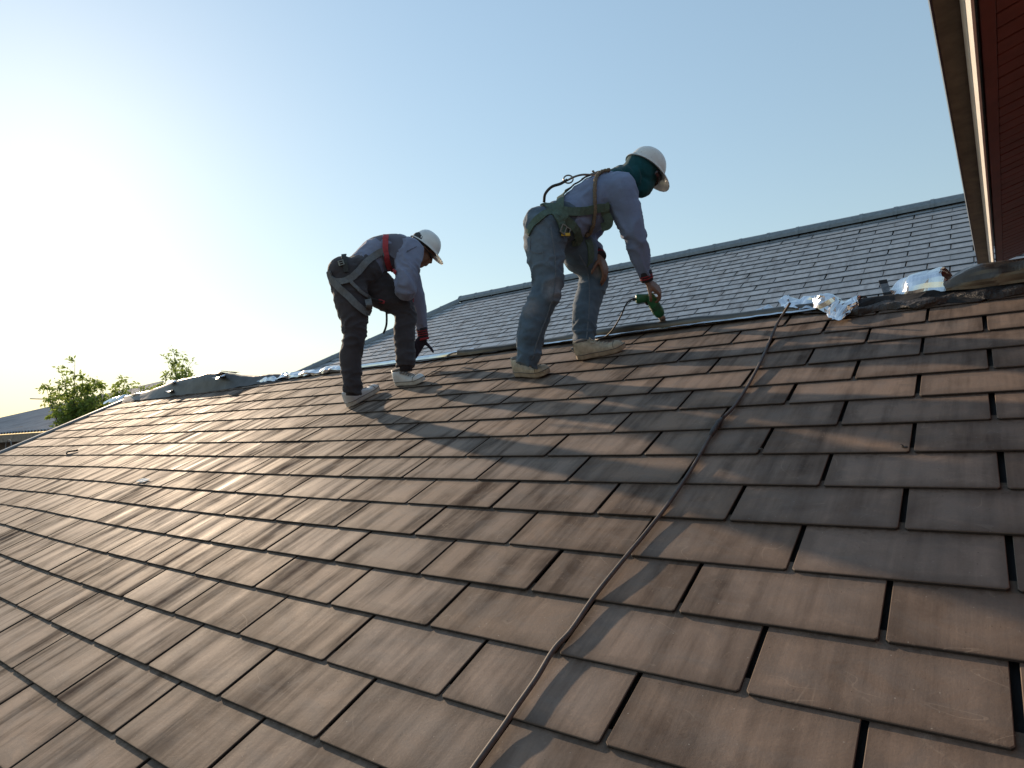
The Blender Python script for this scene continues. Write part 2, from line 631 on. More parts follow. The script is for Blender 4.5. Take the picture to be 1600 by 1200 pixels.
# ridge: dark torn membrane laid over the apex
def ridge_pt(x, s, h):
    """s metres down the near slope from the ridge line (negative: far side), h above it"""
    if s >= 0: return Vector((x, RP.y, RP.z)) - UP * s + NR * h
    return Vector((x, RP.y, RP.z)) + Vector((0, math.cos(PHI), -math.sin(PHI))) * (-s) + Vector((0, math.sin(PHI), math.cos(PHI))) * h


def nz(x, f=1.0, seed=0.0):
    return noise.noise(Vector((x * f, seed * 3.7, seed)))


rm = MB()
rows = []
xs = np.arange(XL + .02, XR, .035)
for x in xs:
    e = .045 + .018 * nz(x, 5, 1) + .012 * nz(x, 17, 2)
    if x > -.75: e += .045 + .03 * nz(x, 9, 3)
    row = []
    for k in range(9):
        s = e + (-.10 - e) * k / 8
        h = .006 + .012 * (1 - abs(2 * k / 8 - 1)) + .006 * noise.noise(Vector((x * 14, s * 40, 2.2)))
        row.append(ridge_pt(x, s, max(h, .003)))
    rows.append(row)
rm.grid(rows)
rm.build('ridge_membrane', MAT['membrane'], house, True)

# ------------------------------------------------------------------ grey roof behind
PB = math.radians(33.15)
UPB = Vector((0, math.cos(PB), math.sin(PB))); NB = Vector((0, -math.sin(PB), math.cos(PB)))
OB = Vector((-3.91985677, 8.69334765, 3.38385636)); EB = .17183
broof = empty('hipped_roof', (-3, 7, 1), 'grey hipped tiled roof rising behind the ridge where the workers stand', 'roof')
KT = -1.35      # ridge row


def hipu(k): return -12.05 - (k - KT) * EB * math.cos(PB) / W


def bp(u, k, h=0): return OB + RX * (u * W) - UPB * (k * EB) + NB * h


pb = tile_mesh(0, W - .009, 0, W - .009, EB * 1.2, EB, t=.0085)
MB_B = Matrix((RX, UPB, NB)).transposed().to_4x4()
items = []
for k in range(-1, 26):
    off = 0 if k % 2 == 0 else .5
    hu, hu2 = hipu(k), hipu(k - 1.2)
    u = math.ceil(hu - off) + off
    if u - hu < .3: u += 1
    # the cut tile on the hip
    x1 = (u - hu) * W - .009
    h0 = (hu2 - hu) * W
    if x1 > h0 + .05:
        me = tile_mesh(0, x1, h0, x1, EB * 1.2, EB)
        M = MB_B.copy(); M.translation = bp(hu, k)
        items.append((me, M, shown([bp(hu, k), bp(u, k), bp(u, k - 1), bp(hu2, k - 1)])))
    while u < 15:
        M = MB_B.copy()
        M.translation = bp(u + random.uniform(-.012, .012), k, random.uniform(-.0015, .0015)) - UPB * random.uniform(-.002, .002)
        top = 1.0
        if k == -1: M = M @ Matrix.Diagonal((1, .6, 1, 1))
        a = shown([bp(u, k), bp(u + 1, k), bp(u + 1, k - 1), bp(u, k - 1)])
        sc = screen(bp(u + .5, k - .5))
        if sc and (sc[1] > 640 or not (0 < sc[0] < 1535)): a = 0
        rr = on_roof(sc[0], sc[1]) if sc else None
        if sc and sc[1] > 445 + (1600 - sc[0]) * .165: a *= .02
        items.append((pb, M, a))
        u += 1
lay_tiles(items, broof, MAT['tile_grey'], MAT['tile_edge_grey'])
db = MB()
c1, c2 = bp(hipu(KT), KT, -.03), bp(hipu(25), 25, -.03)
c3, c4 = bp(15, KT, -.03), bp(15, 25, -.03)
half = c1.y - c2.y
c5 = Vector((c2.x, c1.y + half, c2.z)); c6 = Vector((c4.x, c1.y + half, c4.z))
db.add([c2, c4, c3, c1, c5, c6], [(0, 1, 2, 3), (0, 3, 4), (3, 2, 5, 4)])
db.build('roof_deck', MAT['underlay'], broof)
wb = MB()
wb.box(((c2.x + c4.x) / 2, c1.y, (c2.z - 5.7) / 2), (c4.x - c2.x) / 2 - .4, half - .4, (c2.z + 5.5) / 2)
wb.build('wall', simple('pale_render', (.42, .40, .37), .85), broof)


def cap_mesh(L, wd, ht):
    """ridge cap: flat topped tile with flanks, one end slightly larger where it laps"""
    prof = [(-1, -.75), (-.96, -.1), (-.62, .75), (-.35, 1), (.35, 1), (.62, .75), (.96, -.1), (1, -.75)]
    mb = MB()
    rows = []
    for x, s in ((0, 1.06), (L * .10, 1.06), (L * .11, 1.0), (L * 1.02, .98)):
        rows.append([Vector((x, a * wd * s, b * ht * s)) for a, b in prof])
    mb.grid(rows)
    mb.add(rows[0], [tuple(range(8))]); mb.add(rows[-1], [tuple(range(8))[::-1]])
    for x in (L * .55,):
        mb.box((x, wd * .2, ht * 1.02), .008, .008, .008)
    return mb.mesh('ridge_cap')


def lay_caps(a, b, up, L, wd, ht, parent, name, mat):
    d = (b - a); n = max(1, round(d.length / L)); L = d.length / n
    d.normalize()
    up = (up - d * up.dot(d)).normalized()
    me = cap_mesh(L, wd, ht); me.materials.append(mat)
    s = up.cross(d)
    for i in range(n):
        o = bpy.data.objects.new(name, me); COL.objects.link(o); o.parent = parent
        M = Matrix((d, s, up)).transposed().to_4x4(); M.translation = a + d * (L * i) - parent.location + up * random.uniform(-.002, .002)
        o.matrix_basis = M


ra = bp(hipu(KT) - .25, KT, 0) + Vector((0, .0, .0)); rb = bp(15, KT, 0)
lay_caps(ra, rb, Vector((0, 0, 1)), .42, .13, .075, broof, 'ridge_cap', MAT['ridge_grey'])
lay_caps(bp(hipu(25), 25, .0) + Vector((-.03, 0, 0)), bp(hipu(KT + .6), KT + .6, 0) + Vector((-.03, 0, 0)), Vector((-.4, -.4, .9)), .42, .10, .06, broof, 'hip_cap', MAT['ridge_grey'])

# ------------------------------------------------------------------ red boarded eave, top right
ev = empty('boarded_eave', (.9, 0, -5.6), 'dark red boarded eave with white trim overhanging at the top right corner', 'eave')
EH = CP.z + 1.6                      # its height: 1.6 m above the eye


Y0, Y1 = -1.6, 6.60
red = simple('dark_red_paint', (.17, .050, .037), .5, var=.2, scale=7, bump=.2)
red2 = simple('purple_brown_paint', (.060, .022, .030), .5)
white = simple('cream_white_paint', (.82, .79, .74), .5, var=.07, scale=6)
brn = simple('brown_fibre_gutter', (.115, .080, .052), .75, var=.35, scale=9, bump=.3)
xa, xb, xc, xd, xe = CP.x - .117, CP.x - .030, CP.x, CP.x + .014, CP.x + .076
gt = MB()
rows = []
for y in np.linspace(Y0, Y1, 24):
    w_ = .003 * nz(y, 1.6, 2)
    rows.append([Vector((xa + w_, y, EH + .030)), Vector(((xa + xb) / 2, y, EH + .034)), Vector((xb + .02, y, EH + .036)), Vector((xb + .02, y, EH + .052)), Vector(((xa + xb) / 2, y, EH + .050)), Vector((xa + w_, y, EH + .046))])
gt.grid(rows, closed=True)
gt.build('overhang_sheet', brn, ev)
gl = MB(); gl.box((xa - .004, (Y0 + Y1) / 2, EH + .040), .003, (Y1 - Y0) / 2, .012)
gl.build('sheet_lip', red2, ev)
gl = MB(); gl.box((xa - .009, 1.0, EH + .036), .003, .16, .014); gl.build('lip_clip', red2, ev)
tr = MB()
for f0, f1 in ((0.0, .46), (.52, 1.0)):           # sloped moulding in two steps, facing out and down
    x0, x1 = xb - .003 + (xc - xb + .003) * f0, xb - .003 + (xc - xb + .003) * f1
    z0, z1 = EH + .030 - .085 * f0, EH + .030 - .085 * f1
    tr.grid([[Vector((x0, y, z0)), Vector((x1, y, z1)), Vector((x1 + .010, y, z1 + .004)), Vector((x0 + .010, y, z0 + .004))] for y in (Y0, Y1)], closed=True)
tr.build('white_trim', white, ev)
pt = MB(); pt.box(((xc + xd) / 2 - .001, (Y0 + Y1) / 2, EH + .09), (xd - xc) / 2 - .002, (Y1 - Y0) / 2, .085); pt.build('fascia_board', red2, ev)
rbd = MB()
SL = math.tan(math.radians(17))
sv = Vector((1, 0, SL)).normalized(); sn = Vector((-SL, 0, 1)).normalized()
L = (xe - xd - .012) / sv.x
rbd.box(Vector((xd + .012, (Y0 + Y1) / 2, EH + .012)) + sv * (L / 2) + sn * .012, L / 2, (Y1 - Y0) / 2, .012, (sv, Vector((0, 1, 0)), sn), .002)
rbd.build('edge_board', red, ev)
# soffit boards, one by one
bw = .118
nb = int((Y1 - .35) / bw)
sb = MB(); LB = .62
sb.box((0, 0, 0), LB, bw / 2 - .0055, .009, None, .0025)
sbm = sb.mesh('soffit_board'); sbm.materials.append(red)
for i in range(int((Y1 - Y0) / bw)):
    y = Y0 + bw * (i + .5)
    o = bpy.data.objects.new('soffit_board', sbm); COL.objects.link(o); o.parent = ev
    M = Matrix((sv, Vector((0, 1, 0)), sn)).transposed().to_4x4()
    M.translation = Vector((xe, y, EH + .012 + (xe - xd) * SL)) + sv * (LB + .002) + sn * (.012 + random.uniform(-.0015, .0015)) - ev.location
    o.matrix_basis = M
bkb = MB()
bkb.box(Vector((xd + .02, (Y0 + Y1) / 2, EH + .05)) + sv * .66 + sn * .012, .64, (Y1 - Y0) / 2, .015, (sv, Vector((0, 1, 0)), sn))
bkb.build('roof_lining', MAT['underlay'], ev)
rt = MB()
rt.box(Vector((xa - .02, (Y0 + Y1) / 2, EH + .18)) + sv * 1.2, 1.2, (Y1 - Y0) / 2, .015, (sv, Vector((0, 1, 0)), sn))
rt.build('roof_sheet', MAT['ridge_grey'], ev)
hw = MB()
hw.box((xe + 1.25, (Y0 + Y1) / 2, (EH + .3 - 5.6) / 2), .06, (Y1 - Y0) / 2, (EH + .3 + 5.6) / 2)
hw.build('wall', red, ev)
for o in (house, broof, ev): o['kind'] = 'thing'

# ------------------------------------------------------------------ corrugated shed roof, far left
shed = empty('metal_shed', (-17, -1, -5.6), 'shed with a grey corrugated metal roof beyond the left end of the tiles', 'shed')
shed['kind'] = 'thing'
P00, P10 = at(-150, 688, 22.0), at(115, 669, 15.0)
P01 = at(256, 596, 25.0)
cdir = (P01 - P00).normalized(); edir = (P10 - P00)
EL = edir.length; edir.normalize()
snm = cdir.cross(edir).normalized()
if snm.z < 0: snm = -snm
cs = MB()
nsub = int(EL / .19) * 6
rows = []
for j, tt in enumerate(np.linspace(0, 1, 6) * (P01 - P00).length):
    rows.append([P00 + edir * (EL * (i / nsub)) + cdir * (tt * max(.16, 1 - .84 * max(0, i) / nsub)) + snm * (.032 * math.cos(2 * PI * i / 6)) for i in range(0, nsub + 1)])
cs.grid(rows)
k = N('corrugated_zinc', .42, .35)
p = k.pos()
f = k.noise(p, 1.6, 5, .65)
k.color(k.ramp(f, [(.35, (.17, .175, .19)), (.6, (.27, .28, .30)), (.72, (.24, .18, .14))]))
k.bump(k.noise(p, 30, 3, .6), .1, .004)
cs.build('corrugated_sheet', k.m, shed, True)
fb = MB()
a, b = P00 + edir * -1.3 - snm * .05 + cdir * .06, P10 + edir * 1 - snm * .05 + cdir * .06
dn = Vector((0, 0, -1))
side = edir.cross(dn).normalized()
fb.box((a + b) / 2 + dn * .11, (b - a).length / 2, .10, .02, (edir, dn, side))
fb.build('fascia_board', simple('weathered_board', (.20, .175, .15), .8, var=.35, scale=8), shed)
sw = MB()
q = (a + b) / 2 + cdir * .5
ch = Vector((cdir.x, cdir.y, 0)).normalized()
sw.box(Vector((q.x, q.y, (q.z - .25 - 5.6) / 2)) + ch * .05, (b - a).length / 2, .05, (q.z - .25 + 5.6) / 2, (edir, ch, Vector((0, 0, 1))))
sw.build('wall', simple('dark_boarding', (.055, .045, .04), .8, var=.4, scale=4), shed)
# pipe loops hanging on the wall under the eave
for px_, d_ in ((8, 15.2), (30, 14.6)):
    pl = MB()
    c = at(px_, 697, d_) - ch * .2
    pl.tube([c + edir * (.16 * math.cos(t)) + Vector((0, 0, .14 * math.sin(t))) for t in np.linspace(0, 5.2, 16)], .012, 6)
    pl.build('pipe', simple('grey_pipe', (.12, .12, .125), .5), shed)

ant = empty('aerial', at(80, 640, 17), 'thin metal aerial rod sticking out left of the leafy tree top', 'aerial')
am = MB()
am.tube([at(47, 623, 17), at(84, 624, 17)], .014, 6)
am.tube([at(82, 622.5, 17), at(82, 650, 17)], .018, 6)
am.build('rod', simple('galvanised_rod', (.30, .29, .27), .5, .4), ant)

# ------------------------------------------------------------------ trees beyond the roof end
def leaf_material(name, c, t):
    k = N(name, .55)
    p = k.pos()
    f = k.noise(p, 2.2, 3, .6)
    rn = k.n('Attribute', attribute_name='rnd').outputs['Fac']
    col = k.ramp(k.math('ADD', k.math('MULTIPLY', f, .5), k.math('MULTIPLY', rn, .5)), [(.25, tuple(x * .6 for x in c)), (.55, c), (.85, (c[0] * 1.7, c[1] * 1.35, c[2] * 1.1))])
    k.color(col)
    tr_ = k.n('BsdfTranslucent')
    k.l(k.mix(.5, col, t), tr_.inputs['Color'])
    mx = k.n('MixShader'); mx.inputs[0].default_value = .58
    k.l(k.b.outputs[0], mx.inputs[1]); k.l(tr_.outputs[0], mx.inputs[2])
    k.l(mx.outputs[0], k.t.nodes['Material Output'].inputs['Surface'])
    return k.m


LEAF = leaf_material('leaf_green', (.15, .235, .055), (.42, .52, .09))
BARK = simple('bark', (.11, .085, .06), .85, var=.35, scale=12, bump=.5, dist=.01)


def tree(label, base_px, depth, tips, leaf, seedn, dens=26, root_px=None):
    """tips: pixel points the twigs reach; the trunk grows up from the ground below base_px"""
    rg_ = random.Random(seedn)
    fork = at(base_px[0], base_px[1], depth)
    foot = Vector((fork.x + .15, fork.y + .1, -5.6))
    t = empty('tree', foot, label, 'tree')
    tk = MB(); lf = MB(); lr = []
    mid = (foot + fork) / 2 + Vector((.1, -.08, 0))
    tk.tube([V(q) for q in spline([foot, mid, fork], 6)], [.11 - .06 * i / 12 for i in range(13)], 8)

    def leafq(p, d, s):
        d = d.normalized()
        n_ = Vector((rg_.gauss(0, 1), rg_.gauss(0, 1), rg_.gauss(0, 1)))
        sd = d.cross(n_).normalized()
        dr = d + Vector((0, 0, -.35)) * rg_.random()
        up_ = sd.cross(d).normalized()
        a = p; b = p + dr * (s * .45) + sd * (s * .2) + up_ * s * .05; c = p + dr * s + up_ * s * -.06; e = p + dr * (s * .45) - sd * (s * .2) + up_ * s * .05
        lf.add([a, b, c, e], [(0, 1, 2), (0, 2, 3)])
        r_ = rg_.random(); lr.extend([r_] * 4)

    for (tx, ty, n_, spread) in tips:
        tip = at(tx, ty, depth + rg_.uniform(-.45, .45))
        c1 = fork.lerp(tip, .45) + Vector((rg_.uniform(-.1, .1), rg_.uniform(-.1, .1), rg_.uniform(-.12, .05)))
        path = [V(q) for q in spline([fork, c1, tip], 8)]
        tk.tube(path, [max(.004, .026 * (1 - i / 17)) for i in range(len(path))], 5)
        for j in range(int(n_ * 2.2)):
            i = rg_.randint(6, len(path) - 1)
            o = path[i]
            dv = Vector((rg_.gauss(0, 1), rg_.gauss(0, 1), rg_.gauss(.25, .8))).normalized()
            ln = spread * rg_.uniform(.45, 1.45)
            tw = [o, o + dv * ln * .5 + Vector((0, 0, .02)), o + dv * ln + Vector((0, 0, -.04 * ln))]
            tk.tube(tw, [.005, .004, .002], 3)
            for q in range(dens * 2):
                u = rg_.random()
                pp = tw[0].lerp(tw[2], u) + Vector((rg_.gauss(0, .025), rg_.gauss(0, .025), rg_.gauss(0, .025)))
                leafq(pp, (dv + Vector((rg_.gauss(0, .8), rg_.gauss(0, .8), rg_.gauss(-.1, .8)))), leaf * rg_.uniform(.6, 1.25))
    tk.build('trunk', BARK, t, True)
    me = lf.mesh('crown')
    me.attributes.new('rnd', 'FLOAT', 'POINT').data.foreach_set('value', lr)
    o = link('crown', me, LEAF, t)
    o['kind'] = 'stuff'
    return t


tree('bushy green tree standing in front of the grey corrugated metal roof', (118, 690), 12.5,
     [(117, 566, 6, .16), (100, 590, 7, .22), (130, 583, 8, .24), (85, 612, 7, .24), (72, 606, 5, .14), (112, 612, 11, .30), (138, 604, 10, .26), (150, 596, 8, .22), (162, 602, 6, .16),
      (95, 640, 9, .26), (120, 640, 12, .34), (145, 632, 12, .30), (84, 648, 6, .2), (108, 655, 9, .28), (160, 630, 9, .26), (172, 622, 7, .2), (128, 655, 8, .3), (185, 612, 4, .16)], .085, 3, 11)
tree('small sparse tree sprig between the bushy tree and the lifted grey ridge sheet', (183, 680), 12.0,
     [(176, 618, 5, .18), (186, 600, 5, .16), (197, 592, 6, .16), (205, 602, 5, .16), (222, 604, 4, .14), (228, 608, 3, .10), (190, 622, 4, .18), (180, 608, 4, .14), (212, 618, 3, .12)], .08, 9, 9)
tree('slender tree top rising behind the lifted grey ridge sheet', (272, 660), 12.0,
     [(272, 552, 6, .14), (268, 570, 7, .18), (288, 560, 5, .14), (292, 578, 7, .18), (280, 580, 7, .2), (260, 586, 6, .18), (300, 590, 5, .16), (255, 600, 5, .18), (270, 604, 7, .22), (286, 598, 7, .2), (296, 600, 5, .18), (245, 612, 3, .12)], .075, 21, 10)


# ------------------------------------------------------------------ sheets along the ridge
def loft_sheet(stations, nx=6, ny=4, amp=.008, fr=14, seed=1.0, sharp=True, along=1.0):
    """stations: rows of 3-D points; smooth both ways then crumple"""
    if sharp: nx, ny = max(2, nx - 2), max(2, ny - 2)
    R2 = [spline([tuple(p) for p in row], ny) for row in stations]
    C = [spline([tuple(R2[i][j]) for i in range(len(R2))], nx) for j in range(len(R2[0]))]
    rows = []
    for i in range(len(C[0])):
        row = []
        for j in range(len(C)):
            p = V(C[j][i])
            q = p * fr
            q.x *= along
            q = q + Vector((seed, seed * 2, 0))
            nv = noise.noise_vector(q)
            if sharp:
                nv = nv + noise.noise_vector(q * 2.3) * .28
                nv = Vector([abs(c) * 2 - .5 for c in nv])
            row.append(p + nv * amp)
        rows.append(row)
    return rows


def thin(mb, t=.0006):
    return mb


def sheet_obj(name, rows, mat, parent=None, smooth=False, label=None, cat=None, group=None):
    s = MB(); s.grid(rows)
    o = s.build(name, mat, parent, smooth)
    if label: tag(o, label, cat, group)
    return o


# lifted dull grey sheet at the left end of the ridge
XP = lambda px, py=None: on_roof(px, py).x
ls = empty('lifted_ridge_sheet', ridge_pt(-7.5, 0, 0), 'dull grey metal sheet humped up over the far left end of the ridge', 'metal sheet')
st = []
for x, h, near in ((-9.25, .03, .10), (-8.8, .035, .14), (-8.3, .06, .16), (-7.9, .085, .17), (-7.45, .135, .17), (-7.0, .150, .16), (-6.55, .155, .15), (-6.3, .13, .14), (-6.0, .07, .13), (-5.6, .06, .10), (-5.25, .03, .08)):
    st.append([ridge_pt(x, near, .004), ridge_pt(x, near * .75, h * .35), ridge_pt(x, near * .4, h * .78), ridge_pt(x, 0, h * .98), ridge_pt(x, -.10, h * .8), ridge_pt(x, -.2, h * .3)])
sheet_obj('sheet', loft_sheet(st, 5, 4, .010, 5, 4.1), MAT['lead'], ls, True)
for x, s, hh in ((-7.43, .12, .05), (-7.46, .05, .125), (-6.45, .02, .155), (-6.38, .07, .11)):
    rows = [[ridge_pt(x + a + random.uniform(-.02, .02), s + b, hh + .015 + random.uniform(-.012, .012)) for b in (-.05, 0, .05)] for a in (-.06, -.02, .03, .07)]
    lj = MB(); lj.grid(rows)
    lj.build('torn_foil', MAT['foil'], ls)

# end wrap: bright crumple at the verge end
rows = loft_sheet([[ridge_pt(x, .16 - .03 * i, .01), ridge_pt(x, .06, .03 + .03 * (i % 2)), ridge_pt(x, -.03, .06), ridge_pt(x, -.14, .02)] for i, x in enumerate((-9.3, -9.1, -8.85, -8.5, -8.2))], 5, 4, .03, 9, 2.0)
sheet_obj('foil_scrap', rows, MAT['foil'], None, False, 'shiny crumpled foil end at the leftmost tip of the ridge', 'foil scrap')

# silver crumple between the grey sheet and the left worker
rows = loft_sheet([[ridge_pt(x, .09 - .05 * (i / 8), .010), ridge_pt(x, .04, .03 + .018 * (i % 2)), ridge_pt(x, -.02, .05 + .015 * ((i + 1) % 2)), ridge_pt(x, -.10, .03)] for i, x in enumerate(np.linspace(-5.75, -4.35, 10))], 6, 5, .018, 12, 7.0)
sheet_obj('foil_scrap', rows, MAT['foil'], None, False, 'low crumpled silver foil running along the ridge left of the left worker', 'foil scrap')

# long flat foil flashing on the ridge, passing both workers
fl = empty('foil_flashing', ridge_pt(-3, 0, 0), 'long flat strip of shiny foil flashing laid along the ridge behind both workers', 'flashing')
st = []
for i, x in enumerate(np.linspace(-4.75, -3.0, 12)):
    tw_ = .5 + .5 * math.sin(x * 2.1 + .4)
    n_ = .035 + .02 * nz(x, 2.2, 5)
    top = .030 + .022 * tw_
    st.append([ridge_pt(x, n_, .012), ridge_pt(x, n_ * .4, .018 + top * .5), ridge_pt(x, -.02, top), ridge_pt(x, -.09, top * .6)])
sheet_obj('strip', loft_sheet(st, 4, 3, .004, 3.0, 9.0, False), MAT['foil_flat'], fl, True)
st = []
for i, x in enumerate(np.linspace(-3.15, -.6, 22)):
    h = .035 + .028 * (.5 + .5 * math.sin(x * 3.3 + 1.0)) * (1 if x < -1.3 else .5)
    st.append([ridge_pt(x, .045, .010), ridge_pt(x, .02, .016 + h * .6), ridge_pt(x, -.03, .012 + h), ridge_pt(x, -.11, .01 + h * .5)])
sheet_obj('dull_strip', loft_sheet(st, 4, 3, .006, 5.0, 3.0, False), MAT['foil_dark'], fl, True)
eg = MB()
rows = []
for x in np.linspace(-2.45, -.45, 60):
    s0 = .052 + .010 * nz(x, 4, 8) + (.02 if x > -1.2 else 0) * (x + 1.2)
    rows.append([ridge_pt(x, s0 + .006, .018 + .004 * nz(x, 20, 1)), ridge_pt(x, s0 + .001, .024 + .004 * nz(x, 13, 4)), ridge_pt(x, s0 - .006, .022)])
eg.grid(rows)
eg.build('turned_edge', MAT['foil'], fl, True)

# crumpled scraps, right half of the ridge
def scrap(px0, px1, label, rowsf, amp, fr, seed, mat='foil', nx=6, ny=5):
    rows = loft_sheet(rowsf, nx, ny, amp, fr, seed)
    return sheet_obj('foil_scrap', rows, MAT[mat], None, False, label, 'foil scrap')


def rp_px(px, s, h):
    """ridge station under photo column px"""
    # ridge line seen at px: march
    lo_, hi_ = -10.0, 2.0
    for _ in range(40):
        md = (lo_ + hi_) / 2
        q = screen(ridge_pt(md, 0, 0))
        if q[0] < px: lo_ = md
        else: hi_ = md
    return ridge_pt(lo_, s, h)


scrap(0, 0, 'small pointed scrap of bright foil left of where the cable crosses the ridge',
      [[rp_px(1152, .03, .012), rp_px(1154, .01, .02), rp_px(1156, -.03, .015)],
       [rp_px(1178, .03, .014), rp_px(1180, 0, .035), rp_px(1182, -.05, .02)],
       [rp_px(1192, .03, .02), rp_px(1195, -.01, .075), rp_px(1198, -.07, .06)],
       [rp_px(1214, .02, .02), rp_px(1216, -.02, .05), rp_px(1220, -.08, .03)]], .012, 22, 3.3)
scrap(0, 0, 'crumpled bright foil spilling over the ridge onto the tiles right of the cable',
      [[rp_px(1214, -.02, .10), rp_px(1214, -.06, .16), rp_px(1219, -.12, .21)],
       [rp_px(1232, .03, .04), rp_px(1236, -.02, .10), rp_px(1240, -.08, .13)],
       [rp_px(1255, .05, .03), rp_px(1258, -.01, .085), rp_px(1262, -.08, .07)],
       [rp_px(1280, .07, .03), rp_px(1282, .0, .075), rp_px(1286, -.07, .11)],
       [rp_px(1304, .18, .02), rp_px(1302, .06, .07), rp_px(1302, -.05, .075)],
       [rp_px(1324, .30, .02), rp_px(1322, .12, .06), rp_px(1318, -.02, .04)],
       [rp_px(1338, .25, .03), rp_px(1338, .09, .05), rp_px(1336, -.02, .04)],
       [rp_px(1350, .05, .03), rp_px(1352, .02, .045), rp_px(1356, -.03, .03)]], .020, 10, 5.1, 'foil', 7, 7)
tb = empty('bent_metal_tab', rp_px(1382, 0, .05), 'small dark bent metal tab standing on the ridge between two foil scraps', 'metal tab')
tbm = MB()
p0, p1 = rp_px(1390, .02, .015), rp_px(1378, -.02, .135)
d = (p1 - p0).normalized(); sx = RX * .8 + UP * .3; sx = (sx - d * sx.dot(d)).normalized()
tbm.box((p0 + p1) / 2, .017, (p1 - p0).length / 2, .0012, (sx, d, sx.cross(d)))
tbm.build('strip', simple('grey_steel', (.16, .16, .16), .4, .6, var=.5, scale=40), tb)
tbc = MB()
tbc.box(p1 - d * .012, .018, .016, .002, (sx, d, sx.cross(d))); tbc.box(p0 + d * .03, .018, .014, .002, (sx, d, sx.cross(d)))
tbc.build('black_tape', MAT['underlay'], tb)
scrap(0, 0, 'large crumpled balloon of shiny foil on the ridge below the brown gutter',
      [[rp_px(1392, .01, .05), rp_px(1392, -.02, .08), rp_px(1394, -.05, .11), rp_px(1396, -.10, .10)],
       [rp_px(1404, .03, .03), rp_px(1404, -.01, .085), rp_px(1405, -.05, .15), rp_px(1408, -.12, .13)],
       [rp_px(1425, .05, .025), rp_px(1425, .0, .09), rp_px(1427, -.05, .165), rp_px(1430, -.13, .15)],
       [rp_px(1455, .06, .03), rp_px(1456, .01, .10), rp_px(1458, -.05, .18), rp_px(1460, -.14, .16)],
       [rp_px(1474, .07, .03), rp_px(1476, .02, .10), rp_px(1477, -.03, .165), rp_px(1480, -.13, .14)],
       [rp_px(1490, .07, .035), rp_px(1492, .03, .06), rp_px(1494, -.01, .085), rp_px(1497, -.08, .07)],
       [rp_px(1504, .06, .04), rp_px(1506, .03, .05), rp_px(1508, 0, .055), rp_px(1512, -.05, .05)]], .013, 7, 8.4, 'foil', 7, 6)
fr_ = empty('foil_roll', rp_px(1550, 0, .05), 'long wrinkled dull foil sheet rolled along the ridge to the right edge', 'foil sheet')
st = []
for i, px in enumerate((1478, 1496, 1515, 1535, 1555, 1575, 1600, 1640, 1690, 1760)):
    h = (.010, .045, .072, .086)[min(i, 3)]
    st.append([rp_px(px, .10, .045 - .012), rp_px(px, .085, .045 + h * .35), rp_px(px, .04, .05 + h * .75), rp_px(px, -.02, .05 + h), rp_px(px, -.09, .03 + h * .7), rp_px(px, -.14, .02)])
sheet_obj('sheet', loft_sheet(st, 6, 6, .011, 11, 6.6, True, .3), MAT['foil_dull'], fr_, False)
# near-black sheet paints the shade of the gap; torn membrane under it
bt = empty('membrane_and_gap_shade', rp_px(1480, .1, 0), 'torn roofing membrane and black gap-shade sheet along the ridge under the foil at far right', 'membrane')
st = []
for i, px in enumerate((1325, 1345, 1370, 1400, 1430, 1460, 1490, 1530, 1570, 1620, 1700, 1780)):
    e = .10 + .030 * math.sin(i * 2.1) + .05 * min(1, i / 6)
    st.append([rp_px(px, e + .03, .004), rp_px(px, e, .012), rp_px(px, e * .6, .016 + .01 * (i % 3)), rp_px(px, .02, .03), rp_px(px, -.05, .04)])
sheet_obj('sheet', loft_sheet(st, 5, 5, .006, 9, 1.7, True, .4), MAT['underlay'], bt, False)
st = []
for i, px in enumerate((1330, 1350, 1372, 1395, 1420, 1450, 1480, 1510, 1550, 1600, 1660)):
    e = .155 + .02 * math.sin(i * 1.7) - .004 * max(0, i - 5)
    st.append([rp_px(px, e + .035, .004), rp_px(px, e + .012, .018 + .012 * (i % 2)), rp_px(px, e - .03, .022), rp_px(px, e - .07, .016)])
sheet_obj('torn_edge', loft_sheet(st, 6, 6, .010, 16, 2.9, True, .6), MAT['bitumen'], bt, False)

# ------------------------------------------------------------------ cable lying down the slope
cb = empty('power_cable', on_roof(1000, 840), 'long grey brown power cable lying down the tiles from the ridge', 'cable')
cp = [(1234, 474, 0.12), (1226, 487, 0.07), (1216, 503, 0.035), (1205, 527, 0.0088), (1190, 562, 0.0088), (1170, 600, 0.0088), (1148, 634, 0.0088), (1122, 662, 0.011800000000000001), (1098, 703, 0.0088), (1078, 737, 0.0088), (1046, 785, 0.0088), (1012, 829, 0.0088), (978, 870, 0.011800000000000001), (930, 930, 0.0088), (893, 984, 0.0088), (866, 1014, 0.0088), (838, 1060, 0.0088), (806, 1106, 0.011800000000000001), (783, 1140, 0.0088), (738, 1203, 0.0088), (690, 1275, 0.0088)]
path = [V(q) for q in spline([tuple(on_roof(x, y, h)) for x, y, h in cp], 8)]
cm = MB(); cm.tube(path, .0062, 10)
CABLE = simple('grey_brown_cable', (.085, .070, .064), .65, var=.25, scale=60, bump=.1)
cm.build('wire', CABLE, cb, True)
kn = MB()
i0 = min(range(len(path)), key=lambda i: (path[i] - on_roof(1120, 664, .018)).length)
seg = path[i0 - 3:i0 + 4]
kn.tube(seg, [.0075, .010, .0115, .009, .0115, .010, .0072], 10)
c = path[i0 - 3]
kn.tube([c, c + RX * .006 + NR * .012 + UP * .01], [.006, .002], 6)
kn.build('tape_joint', simple('dark_tape', (.045, .040, .038), .6, var=.4, scale=80), cb, True)

